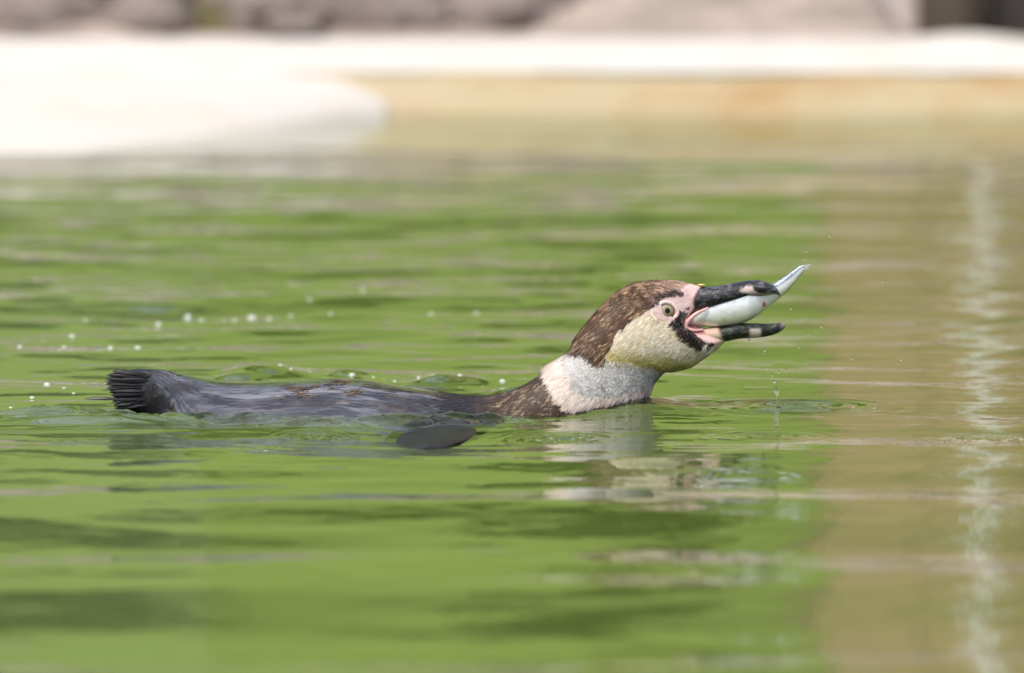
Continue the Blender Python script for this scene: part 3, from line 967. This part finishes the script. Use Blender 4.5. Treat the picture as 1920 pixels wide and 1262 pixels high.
def make_feathers(n, seed):
    g = np.random.default_rng(seed)
    ok = (STN > 2.2)[:, None] & (STN < 26.2)[:, None] & (BODY[..., 2] > -0.012)
    p = (area * ok * (sstep(9.6, 13.0, STN) + 0.0 * STN)[:, None]).ravel(); p /= p.sum()
    idx = g.choice(len(p), n, p=p)
    P = BODY.reshape(-1, 3)[idx] + (g.uniform(-.5, .5, (n, 1)) * du.reshape(-1, 3)[idx] + g.uniform(-.5, .5, (n, 1)) * dv.reshape(-1, 3)[idx])
    N = NRM.reshape(-1, 3)[idx]; D = -du.reshape(-1, 3)[idx]; D /= np.linalg.norm(D, axis=1)[:, None] + 1e-12
    ycp = yc_px(bpx).ravel()[idx]
    px, py = proj(P[:, 0], ycp - np.abs(P[:, 1] - ycp), P[:, 2])
    c, w, k = plumage(px, py)
    keep = (k['face'] < 0.5) & (np.maximum(k['black'], 0) < 0.6)
    keep |= (k['black'] > 0.6) & (g.uniform(size=n) < 0.35)
    P, N, D, px, py, c = P[keep], N[keep], D[keep], px[keep], py[keep], c[keep]
    k = {a: b[keep] for a, b in k.items()}
    m = len(P)
    S = np.cross(N, D); S /= np.linalg.norm(S, axis=1)[:, None] + 1e-12
    # flow: sideways jitter
    jit = g.normal(0, 0.13, m) + k['down'] * g.normal(0, 0.9, m)
    D = D * np.cos(jit)[:, None] + S * np.sin(jit)[:, None]
    S = np.cross(N, D)
    L = g.uniform(0.0045, 0.0085, m) * (1 - 0.55 * k['down']) * (1 + 0.5 * k['collar'] * (1 - k['down'])) * (0.75 + 0.25 * (k['black'] < .3))
    L *= np.where(k['cheek'] > .5, 0.85, 1.0)
    W = g.uniform(0.00028, 0.00055, m) * (1 - 0.45 * k['down'])
    lift = g.uniform(0.01, 0.075, m) + 0.30 * k['down'] * g.uniform(0.1, 1, m) + 0.10 * k['collar'] * (1 - k['down'])
    chk = k['cheek'] > .5
    L = np.where(k['hood'] > .5, L * 1.5, L)
    lift = np.where(chk, lift * 0.35, lift); L = np.where(chk, L * 1.35, L); W = np.where(chk, W * 0.8, W)
    base = P - N * 0.0004
    mid = base + D * (L * .5)[:, None] + N * (L * lift * 0.7 + 0.0006)[:, None]
    tip = base + D * L[:, None] + N * (L * lift + 0.0005)[:, None]
    sw = S * W[:, None]
    V = np.stack([base - sw, base + sw, mid + sw * 1.1, mid - sw * 1.1, tip + sw * .25, tip - sw * .25], 1)
    j = 1 + g.normal(0, 1, (m, 1)) * np.where((k['down'] > .5) | (k['cheek'] > .5), 0.05, 0.10)[:, None]
    c0 = np.clip(c * j * 0.92, 0, 0.95)
    tipk = np.where(k['hood'] > .5, g.choice([0.85, 1.05, 2.2], m, p=[.5, .33, .17]), g.uniform(0.92, 1.12, m))
    tipk = np.where((k['nape'] > .5) & (k['collar'] < .5) & (k['hood'] < .5), g.choice([0.9, 1.0, 2.6], m, p=[.5, .35, .15]), tipk)
    c1 = np.clip(c0 * tipk[:, None], 0, 0.95)
    C = np.stack([c0, c0, (c0 + c1) / 2, (c0 + c1) / 2, c1, c1], 1)
    b = (np.arange(m) * 6)[:, None]
    F = np.concatenate([b + np.array([3, 2, 1, 0]), b + np.array([5, 4, 2, 3])])
    nn = N[:, None, :] + np.repeat(g.normal(0, 1, (m, 1, 3)) * (0.07 + 0.16 * k['down'] + 0.05 * k['hood'])[:, None, None], 6, 1)
    nn = nn / np.linalg.norm(nn, axis=-1)[..., None]
    return V.reshape(-1, 3), F, C.reshape(-1, 3), nn.reshape(-1, 3)


v, f, c, fn = make_feathers(105000, 3)
pl = mesh_obj('plumage', v - ORG, f, M_feather, penguin, False, None, c)
pl.data.polygons.foreach_set('use_smooth', np.ones(len(pl.data.polygons), dtype=bool))
pl.data.normals_split_custom_set_from_vertices(fn.tolist())
pl['kind'] = 'stuff'

# damp tufts standing up from the wet back
g = np.random.default_rng(12)
ok = (STN > 5.6)[:, None] & (STN < 10.4)[:, None] & (np.sin(th)[None, :] > 0.05) & (BODY[..., 2] > 0.008)
tv, tf, tcs = [], [], []
bt = fbm(ppx / 34, ppy / 7, 83)
pr_ = (area * ok * (sstep(0.50, 0.68, bt) * sstep(500, 600, ppx) * (1 - sstep(690, 760, ppx)) * sstep(752, 735, ppy) + 0.004)).ravel()
idx = g.choice(len(pr_), 450, p=pr_ / pr_.sum())
for k_, q in enumerate(idx):
    P = BODY.reshape(-1, 3)[q]; N = NRM.reshape(-1, 3)[q]; D = -du.reshape(-1, 3)[q]; D = D / np.linalg.norm(D)
    S = np.cross(N, D); jt = g.normal(0, .3); D = D * math.cos(jt) + S * math.sin(jt); S = np.cross(N, D)
    L = g.uniform(.005, .011); W = g.uniform(.0003, .0006)
    lf = g.uniform(0.0, 0.16)
    b0 = P - N * .0004
    o_ = len(tv)
    tv += [b0 - S * W, b0 + S * W, b0 + D * L * .5 + N * (L * lf * .6 + .0006) + S * W, b0 + D * L * .5 + N * (L * lf * .6 + .0006) - S * W, b0 + D * L + N * (L * lf + .0003) + S * W * .2, b0 + D * L + N * (L * lf + .0003) - S * W * .2]
    tf += [(o_, o_ + 1, o_ + 2, o_ + 3), (o_ + 3, o_ + 2, o_ + 4, o_ + 5)]
    cc = np.array([0.13, 0.09, 0.06]) * g.uniform(.2, 1.5)
    tcs += [cc * .6] * 2 + [cc] * 4
tu = mesh_obj('back_tufts', np.array(tv) - ORG, tf, M_feather, penguin, False, None, np.array(tcs))
tu['kind'] = 'stuff'


# ---- bill
def bill_material(name):
    t = NT(name)
    a = t.n('Attribute', attribute_name='Col')
    t.l(a.outputs['Color'], t.p.inputs['Base Color'])
    st = t.noise(160, 5, 0.6, (0.16, 1, 1.0))
    t.set(Roughness=0.4, Specular_IOR_Level=0.25, Coat_Weight=0.55, Coat_Roughness=0.07)
    t.bump(st.outputs['Fac'], 0.55, 0.002)
    return t.m


M_bill = bill_material('bill_horn')


def loft_part(name, stations, ns, nc, ycf, mat, parent, colfn, pw=1.0, org=ORG):
    rows = []
    for T, B, w in stations:
        rows.append([*T, (T[0] + B[0]) / 2, (T[1] + B[1]) / 2, *B, w])
    SMp = catmull(rows, ns); SMp[:, 6] = np.maximum(SMp[:, 6], 0.3)
    tt = np.linspace(0, 2 * np.pi, nc, endpoint=False)
    x, y, z, px, py = loft(SMp, tt, ycf, pw)
    V = np.stack([x, y, z], -1)
    sfrac = np.broadcast_to(((1 - np.cos(tt)) / 2)[None, :], px.shape)
    C = colfn(px, py, sfrac)
    o = mesh_obj(name, V.reshape(-1, 3) - org, grid_faces(len(SMp), nc, True)[:, ::-1], mat, parent, True, None, C.reshape(-1, 3))
    return o, V


def c_upper(px, py, s):
    n = fbm(px / 12, py / 2.2, 131)
    c = np.zeros(px.shape + (3,)) + np.array([0.006, 0.006, 0.008])
    c = lerp(c, np.array([0.16, 0.16, 0.17]), 0.7 * sstep(0.54, 0.74, n))
    nn = 5 * (fbm(px / 7, py / 7, 133) - .5)
    pale = poly_sd(px + nn, py + nn, zp([(1300, 262), (1345, 232), (1385, 230), (1400, 262), (1440, 285), (1380, 290)]))
    c = lerp(c, np.array([0.55, 0.45, 0.42]), 1 - sstep(-2.5, 2.5, pale))
    low = sstep(0.80, 0.93, s + 0.10 * (fbm(px / 10, py / 4, 137) - .5) + 0.08 * sstep(1390, 1440, px))
    c = lerp(c, np.array([0.42, 0.32, 0.24]), 0.8 * low * sstep(1300, 1330, px))
    base = 1 - sstep(1296, 1303, px + 0.45 * (py - 560) * (py < 560) + 5 * (fbm(px / 5, py / 5, 139) - .5) + 0.5 * np.maximum(0, 575 - py) * 0)
    c = lerp(c, np.array([0.58, 0.37, 0.35]), base)
    lowp = sstep(574, 580, py + 0.25 * (px - 1330)) * (1 - sstep(1335, 1350, px))
    c = lerp(c, np.array([0.60, 0.42, 0.33]), lowp)
    return c


upper, UV = loft_part('upper_bill', [((1296, 536), (1292, 590), 24), ((1308, 537), (1308, 586), 24), ((1322, 538), (1326, 583), 25), ((1342, 536.5), (1348, 577), 25), ((1370, 531), (1378, 569), 23),
                                ((1400, 526), (1408, 560), 20), ((1420, 525), (1428, 556), 18), ((1437, 528.5), (1443, 553.5), 14), ((1449, 534), (1452, 552), 9.5), ((1457, 541), (1459, 554), 5), ((1462, 548), (1463, 557), 1.5)],
                      [6, 8, 10, 12, 12, 10, 10, 8, 8, 5], 48, yc_px, M_bill, penguin, c_upper, 1.2)


def c_lower(px, py, s):
    nn = 5 * (fbm(px / 6, py / 6, 141) - .5)
    c = np.zeros(px.shape + (3,)) + np.array([0.006, 0.007, 0.006])
    c = lerp(c, np.array([0.10, 0.12, 0.07]), 0.6 * sstep(0.55, 0.75, fbm(px / 6, py / 2, 143)))
    band = sstep(1402, 1410, px + nn) * (1 - sstep(1422, 1431, px + nn)) * sstep(0.25, 0.45, s)
    c = lerp(c, np.array([0.55, 0.48, 0.42]), 0.9 * band)
    tip = sstep(1460, 1468, px + nn)
    c = lerp(c, np.array([0.20, 0.15, 0.13]), tip)
    base = 1 - sstep(1344, 1354, px + nn - 0.35 * (py - 620))
    c = lerp(c, np.array([0.50, 0.36, 0.27]), base)
    return c


lower, LV = loft_part('lower_bill', [((1318, 615), (1330, 638), 22), ((1334, 613.5), (1346, 641), 22), ((1352, 611), (1364, 640), 19.5), ((1382, 606), (1386, 635.5), 18), ((1414, 606), (1416, 633.5), 14),
                                ((1436, 607), (1438, 631), 10.5), ((1454, 606.5), (1454, 626.5), 8.5), ((1465, 605), (1466, 620), 6), ((1471, 607), (1471, 615), 3), ((1473, 610), (1473, 612), 0.6)],
                      [6, 8, 12, 12, 10, 10, 8, 6, 4], 44, yc_px, M_bill, penguin, c_lower, 1.0)

# fleshy pink gape rim round the corner of the mouth, both sides
M_flesh = simple('pink_gape_skin', (0.62, 0.34, 0.33), 0.35, 300, 0.15, 0.3, 0.0006, None, Coat_Weight=0.5)


def near_y(px, py):
    d = (ppx - px) ** 2 + (ppy - py) ** 2
    d = np.where((np.sin(th) > 0)[None, :] & (STN < 27.5)[:, None], d, 1e9)
    i = np.unravel_index(np.argmin(d), d.shape)
    return BODY[i], NRM[i]


def tube(pts, radii, n=12):
    pts = np.array(pts); V = []
    for i, p in enumerate(pts):
        t = pts[min(i + 1, len(pts) - 1)] - pts[max(i - 1, 0)]; t /= np.linalg.norm(t)
        a = np.cross(t, [0, 1, 0.01]); a /= np.linalg.norm(a); b = np.cross(t, a)
        for j in range(n):
            q = 2 * math.pi * j / n
            V.append(p + radii[i] * (a * math.cos(q) + b * math.sin(q)))
    return np.array(V), grid_faces(len(pts), n, True)


gp = catmull([[1328, 577, .024], [1318, 582, .027], [1306, 588, .029], [1295, 597, .0305], [1287, 607, .031], [1287, 615, .031], [1296, 619, .0295], [1306, 619.5, .027], [1318, 618, .022]], 7)
for sgn in (1, -1):
    pts = []; rad = []
    for i, (a, b, hw) in enumerate(gp):
        # on the near (or far) flank of the mouth at half width hw around the centre line
        y = float(yc_px(a)) - sgn * hw * 0.46
        yy = float(yc_px(a)) - hw * 0.46
        x, z = unproj(a, b, yy)
        pts.append((float(x), y, float(z))); t_ = i / (len(gp) - 1)
        rad.append(0.0006 + 0.0015 * math.sin(math.pi * (0.08 + 0.84 * t_)))
    v, f = tube(pts, rad)
    mesh_obj('gape_rim', v - ORG, f, M_flesh, penguin)

# ---- eyes: ball with iris disc, pupil and lid ring
M_iris = NT('iris')
_t = M_iris
tc_ = _t.noise(900, 3, 0.5)
rr = _t.ramp(tc_.outputs['Fac'], [(0.3, (0.15, 0.14, 0.075)), (0.7, (0.30, 0.27, 0.16))])
_t.l(rr.outputs[0], _t.p.inputs['Base Color']); _t.set(Roughness=0.4, Specular_IOR_Level=0.2, Coat_Weight=0.25, Coat_Roughness=0.02)
M_iris = M_iris.m
M_pupil = NT('pupil').set(Base_Color=(0.002, 0.002, 0.002, 1), Roughness=0.1, Specular_IOR_Level=0.3).m
M_rimeye = NT('iris_rim').set(Base_Color=(0.012, 0.010, 0.010, 1), Roughness=0.2, Coat_Weight=1.0).m
M_lid = simple('eyelid', (0.60, 0.46, 0.42), 0.4, 400, 0.2, 0.3, 0.0004)
M_red = NT('eye_corner').set(Base_Color=(0.45, 0.09, 0.07, 1), Roughness=0.15, Coat_Weight=1.0).m


def cap(R, a0, a1, bulge, n=28, m=8, off=0.0):
    """ring of a sphere of radius R between polar angles a0..a1 round +Z"""
    V = []
    for i in range(m):
        a = a0 + (a1 - a0) * i / (m - 1)
        for j in range(n):
            q = 2 * math.pi * j / n
            V.append(((R + off) * math.sin(a) * math.cos(q), (R + off) * math.sin(a) * math.sin(q), (R + off) * math.cos(a) * bulge))
    return np.array(V), grid_faces(m, n, True)


ep, en = near_y(1250, 582.5)
for sgn in (1, -1):
    yc0 = float(yc_px(1250))
    P = np.array(ep); N = np.array([en[0] * 0.35, -1.0, en[2] * 0.35])
    if sgn < 0:
        P = np.array([P[0], 2 * yc0 - P[1], P[2]]); N = np.array([N[0], -N[1], N[2]])
    N /= np.linalg.norm(N)
    rot = Vector(N).to_track_quat('Z', 'Y').to_matrix()
    R3 = np.array(rot)
    R = 0.0098

    def put(name, V, F, mat, par):
        W = V @ R3.T + (P - N * R * 0.62) - ORG
        return mesh_obj(name, W, F, mat, par)

    v, f = cap(R, 0.02, 2.0, 1.0, 32, 14)
    eye = put('eye', v, f, M_rimeye, penguin)
    v, f = cap(R, 0.02, 0.66, 1.0, 32, 8, 0.0002); put('iris', v, f, M_iris, eye)
    v, f = cap(R, 0.0, 0.25, 1.0, 20, 5, 0.0004); put('pupil', v, f, M_pupil, eye)
    # lid: almond shaped torus hugging the ball
    V = []; nn_, mm = 48, 12
    for i in range(nn_):
        q = 2 * math.pi * i / nn_
        ax = 0.0090 + (0.0018 if math.cos(q) * (1 if True else 1) > 0 else 0.0004) * abs(math.cos(q)) ** 3
        cxp = ax * math.cos(q); cyp = 0.0086 * math.sin(q)
        rad_ = 0.0021
        for j in range(mm):
            r_ = 2 * math.pi * j / mm
            k = 1 + rad_ * math.cos(r_) / math.hypot(cxp, cyp)
            V.append((cxp * k, cyp * k, R * 0.52 + rad_ * 0.8 * math.sin(r_)))
    F = []
    for i in range(nn_):
        for j in range(mm):
            F.append((i * mm + j, ((i + 1) % nn_) * mm + j, ((i + 1) % nn_) * mm + (j + 1) % mm, i * mm + (j + 1) % mm))
    # orient the almond's point towards the bill
    xa = np.array([1.0, 0, -0.15]); xa -= N * xa.dot(N); xa /= np.linalg.norm(xa); ya = np.cross(N, xa)
    Rm = np.stack([xa, ya, N], 1)
    W = np.array(V) @ Rm.T + (P - N * R * 0.62) - ORG
    mesh_obj('eyelid', W, F, M_lid, eye)
    # red inner corner
    v, f = cap(0.0030, 0.0, 1.5, 0.45, 16, 6)
    W = v @ Rm.T + (P - N * R * 0.62) + xa * 0.0074 + N * R * 0.50 - ORG
    mesh_obj('eye_corner', W, F if False else f, M_red, eye)

# yellow crust at the bill's upper root
v, f = cap(0.0032, 0.0, 3.1, 0.7, 14, 8)
x, z = unproj(1316, 538, 0.055)
mesh_obj('bill_root', v * np.array([1.2, 1.5, .4]) + np.array([float(x), float(yc_px(1316)), float(z)]) - ORG, f, simple('yellow_skin', (0.60, 0.42, 0.14), 0.6, 300), penguin)

# ---- tail: stiff black feathers, each its own blade
M_tail = NT('tail_feather')
_n = M_tail.noise(300, 4, 0.6, (0.12, 1, 1))
M_tail.l(M_tail.ramp(_n.outputs['Fac'], [(0.35, (0.004, 0.004, 0.006)), (0.75, (0.020, 0.020, 0.026))]).outputs[0], M_tail.p.inputs['Base Color'])
M_tail.set(Roughness=0.4, Specular_IOR_Level=0.35)
M_tail.bump(_n.outputs['Fac'], 0.7, 0.0008)
M_tail = M_tail.m


def feather_blade(p0, p1, width, up):
    p0 = np.array(p0); p1 = np.array(p1); d = p1 - p0; L = np.linalg.norm(d); d /= L
    s = np.cross(d, up); s /= np.linalg.norm(s); u = np.cross(s, d)
    V = []; n = 12
    for i in range(n):
        t = i / (n - 1)
        w = width * (0.55 + 0.45 * math.sin(math.pi * min(1, t * 0.9 + .1))) * (1 - 0.75 * max(0, (t - 0.75) / 0.25) ** 2) * min(1, 0.04 + 2.0 * t)
        c = p0 + d * L * t + u * 0.05 * L * math.sin(math.pi * t)
        for a, b in ((-1, 0), (-.5, .04), (0, .07), (.5, .04), (1, 0), (0, -.05)):
            V.append(c + s * w * a + u * w * b)
    F = grid_faces(n, 6, True)
    return np.array(V), F


g = np.random.default_rng(4)
for lay in range(3):
    for i in range(40):
        t_ = (i + g.uniform(-.5, .5)) / 39
        yy = -0.0095 + 0.0085 * lay + g.uniform(-.001, .001)
        rx_ = 268 + g.uniform(-10, 22); ry_ = 702 + 56 * t_
        tx = float(np.interp(t_, [0, .08, .3, .6, 1], [218, 201, 198, 204, 214])) + g.uniform(-3, 9) + 2 * lay
        ty = 694 + 71 * t_ + g.uniform(-2, 2) - 1 * lay
        x0_, z0_ = unproj(rx_, ry_, yy)
        x1_, z1_ = unproj(tx, ty, yy)
        v, f = feather_blade((float(x0_), yy, float(z0_)), (float(x1_), yy * 1.15, float(z1_)), 0.0016 * g.uniform(.6, 1.4), np.array([0.15, -1, 0.25 + g.uniform(-.12, .12)]))
        mesh_obj('tail_feather', v - ORG, f, M_tail, penguin)
for (ax, ay, bx2, by2, yy) in [(238, 750, 158, 747.5, -0.015)]:
    x0_, z0_ = unproj(ax, ay, yy); x1_, z1_ = unproj(bx2, by2, yy)
    v, f = feather_blade((float(x0_), yy, float(z0_)), (float(x1_), yy, float(z1_)), 0.0018, np.array([0.1, -1, 0.5]))
    mesh_obj('tail_feather', v - ORG, f, M_tail, penguin)

# ------------------------------------------------------------------ fish
fx, fz = unproj(1400, 585, 0.06)
FORG = np.array([float(fx), 0.06, float(fz)])
fish = tag(empty('fish', FORG), 'slim silver fish held in the open bill with its tail sticking out', 'fish')


def fish_material():
    t = NT('fish_skin')
    a = t.n('Attribute', attribute_name='Col')
    tc = t.n('TexCoord')
    vo = t.n('TexVoronoi'); vo.inputs['Scale'].default_value = 1100
    t.l(tc.outputs['Object'], vo.inputs['Vector'])
    nz = t.noise(120, 4, 0.6, (0.4, 1, 1))
    r = t.ramp(nz.outputs['Fac'], [(0.3, (0.82, 0.82, 0.82)), (0.7, (1.1, 1.1, 1.1))])
    mx = t.n('Mix', data_type='RGBA', blend_type='MULTIPLY'); mx.inputs['Factor'].default_value = 1
    t.l(a.outputs['Color'], mx.inputs[6]); t.l(r.outputs[0], mx.inputs[7]); t.l(mx.outputs[2], t.p.inputs['Base Color'])
    t.set(Metallic=0.5, Roughness=0.27, Coat_Weight=0.6, Coat_Roughness=0.08)
    t.bump(vo.outputs['Distance'], 0.4, 0.0005)
    return t.m


M_fish = fish_material()


def yc_fish(px): return yc_px(px) - 0.001 * sstep(1290, 1360, px) + 0.013 * sstep(1400, 1460, px)


def c_fish(px, py, s):
    c = np.zeros(px.shape + (3,)) + np.array([0.82, 0.84, 0.82])
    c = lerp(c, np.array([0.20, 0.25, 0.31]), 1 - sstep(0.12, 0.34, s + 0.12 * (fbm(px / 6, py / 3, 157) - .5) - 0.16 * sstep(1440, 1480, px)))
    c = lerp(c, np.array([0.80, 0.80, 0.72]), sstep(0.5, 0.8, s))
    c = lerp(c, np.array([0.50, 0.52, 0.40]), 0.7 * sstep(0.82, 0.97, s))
    d = np.hypot((px - 1357) / 9, (py - 599) / 5)
    c = lerp(c, np.array([0.66, 0.48, 0.24]), 0.7 * (1 - sstep(0.3, 1.2, d + (fbm(px / 4, py / 4, 151) - .5))))
    return c


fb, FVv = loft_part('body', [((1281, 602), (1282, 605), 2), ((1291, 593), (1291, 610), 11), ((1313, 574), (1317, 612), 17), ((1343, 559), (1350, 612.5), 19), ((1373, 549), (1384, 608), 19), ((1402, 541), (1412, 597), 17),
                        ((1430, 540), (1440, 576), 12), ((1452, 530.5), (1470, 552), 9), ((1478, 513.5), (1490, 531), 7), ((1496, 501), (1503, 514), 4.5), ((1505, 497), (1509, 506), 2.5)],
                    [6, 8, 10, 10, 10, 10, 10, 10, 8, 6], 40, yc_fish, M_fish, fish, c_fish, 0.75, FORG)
yt = float(yc_fish(np.array(1505.0)))
tfv = []
for a, b in [(1500, 500), (1508, 497), (1521, 496), (1513, 501), (1518, 504), (1507, 507)]:
    x, z = unproj(a, b, yt); tfv.append((float(x), yt, float(z)))
tfv = np.array(tfv); tfv2 = np.concatenate([tfv + [0, -.0004, 0], tfv + [0, .0004, 0]])
FF_ = [(0, 1, 3, 5), (1, 2, 3, 3), (3, 4, 5, 5)]
me = bpy.data.meshes.new('tail_fin')
fl_ = [(5, 3, 1, 0), (3, 2, 1), (5, 4, 3)]
fl2 = [(6, 7, 9, 11), (7, 8, 9), (9, 10, 11)]
ed = [0, 1, 2, 3, 4, 5]
me.from_pydata([tuple(p - FORG) for p in tfv2], [], fl_ + fl2 + [(ed[i], ed[(i + 1) % 6], 6 + ed[(i + 1) % 6], 6 + ed[i]) for i in range(6)])
me.materials.append(simple('fin', (0.45, 0.47, 0.48), 0.35, 200)); me.update()
o = bpy.data.objects.new('tail_fin', me); col.objects.link(o); o.parent = fish
# brown mark on the flank
d = (proj(FVv[..., 0], FVv[..., 1], FVv[..., 2])[0] - 1433) ** 2 + (proj(FVv[..., 0], FVv[..., 1], FVv[..., 2])[1] - 570) ** 2
d = np.where(FVv[..., 1] < yc_fish(proj(FVv[..., 0], FVv[..., 1], FVv[..., 2])[0]), d, 1e9)
q = FVv[np.unravel_index(np.argmin(d), d.shape)]
v, f = cap(0.0026, 0.0, 3.1, 1.0, 18, 10)
o = mesh_obj('flank_spot', v * np.array([1, .5, 1]) + q - FORG, f, simple('brown_spot', (0.36, 0.13, 0.06), 0.3, 500, 0.4, 0.3, .0004), fish)
o['label'] = 'round orange brown spot on the fish flank'

# ------------------------------------------------------------------ droplets, splash, bubbles, floating bits
def drop_mesh(r, stretch, seed):
    v = []; n, m = 12, 9
    for i in range(m):
        a = math.pi * i / (m - 1)
        for j in range(n):
            b = 2 * math.pi * j / n
            k = 1 - 0.25 * math.cos(a) * (math.cos(a) > 0)
            v.append((r * math.sin(a) * math.cos(b) * k, r * math.sin(a) * math.sin(b) * k, r * stretch * math.cos(a)))
    me = bpy.data.meshes.new('droplet')
    me.from_pydata(v, [], [tuple(int(q) for q in t) for t in grid_faces(m, n, True)[:, ::-1]])
    for p in me.polygons: p.use_smooth = True
    me.materials.append(M_drop); me.update(); me.validate()
    return me


dm = [drop_mesh(1, 1.15, 0), drop_mesh(1, 1.7, 1)]
drops = [(1405, 637, 2.6), (1434, 657, 2.8), (1432, 662, 1.7), (1437, 691, 2.6), (1452, 715, 3.6), (1448, 703, 1.6), (1455, 732, 4.6), (1515, 628, 2.2), (1499, 651, 2.0), (1540, 612, 1.6), (1483, 578, 1.6), (1655, 528, 1.8),
         (1512, 470, 1.8), (1507, 486, 1.5), (1555, 442, 1.5), (1460, 697, 1.5), (1474, 694, 1.5), (1689, 674, 2.4), (1597, 671, 1.6)]
for i, (px, py, r) in enumerate(drops):
    y = 0.06 if py < 760 else -0.5
    x, z = unproj(px, py, y)
    o = bpy.data.objects.new('droplet', dm[1 if r < 2 else 0]); col.objects.link(o)
    o.location = (float(x), y, float(z)); s = r * PXM
    o.scale = (s, s, s * (1.6 if r < 1.7 else 1))
    tag(o, 'clear water droplet falling through the air beside the bill', 'droplet', 'droplets shaken off the bill and fish')

# small jet thrown up where a drop has hit the water
sx, sy, _ = on_water(1460, 764)
zb = wz(sx, sy)
prof = [(0.0035, -0.001), (0.0026, 0.0006), (0.0016, 0.002), (0.0011, 0.006), (0.0009, 0.011), (0.0011, 0.0135), (0.0021, 0.0155), (0.0023, 0.0175), (0.0015, 0.0195), (0.0006, 0.022), (0.0001, 0.024)]
prof = catmull(prof, 3)
v = []
for r_, z_ in prof:
    for j in range(16):
        a = 2 * math.pi * j / 16
        v.append((r_ * math.cos(a) - z_ * 0.12, r_ * math.sin(a), z_))
tag(mesh_obj('water_jet', v, grid_faces(len(prof), 16, True), M_drop, None, True, (sx, sy, zb)), 'thin jet of water rising from the ring ripples under the bill', 'splash')


def dome(r, h, n=16, m=6):
    v = []
    for i in range(m):
        a = math.pi / 2 * i / (m - 1)
        for j in range(n):
            b = 2 * math.pi * j / n
            v.append((r * math.cos(a) * math.cos(b) + (1e-6 if i == m - 1 else 0), r * math.cos(a) * math.sin(b), h * math.sin(a)))
    me = bpy.data.meshes.new('bubble')
    me.from_pydata(v, [], [tuple(int(q) for q in t) for t in grid_faces(m, n, True)])
    for p in me.polygons: p.use_smooth = True
    me.materials.append(M_foam); me.update(); me.validate()
    return me


dmz = dome(1, 0.8)
bubs = [(352, 583, 6), (378, 592, 4), (352, 596, 4), (297, 605, 5), (135, 628, 5), (120, 647, 4), (37, 647, 4), (258, 647, 5), (207, 647, 4), (472, 588, 7), (440, 592, 4), (505, 590, 4), (545, 586, 4), (620, 582, 4),
        (580, 563, 4), (680, 541, 4), (808, 580, 5), (893, 580, 4), (160, 596, 4), (420, 594, 3), (942, 712, 5), (88, 718, 5), (660, 706, 5), (138, 735, 3), (700, 704, 3), (740, 712, 3), (630, 697, 3), (862, 711, 4), (785, 706, 3), (812, 702, 3), (975, 727, 3), (905, 722, 2), (525, 690, 4), (545, 697, 3), (480, 694, 2), (60, 741, 4), (120, 726, 3), (20, 760, 3), (175, 742, 2), (720, 708, 2)]
for i, (px, py, r) in enumerate(bubs):
    x, y, _ = on_water(px, py)
    o = bpy.data.objects.new('bubble', dmz); col.objects.link(o)
    z = wz(x, y); o.location = (x, y, z - 0.0008)
    s = r * 0.0007
    o.scale = (s, s, s)
    tag(o, 'tiny pale round bubble floating on the green water around the bird', 'bubble', 'bubbles floating on the water')
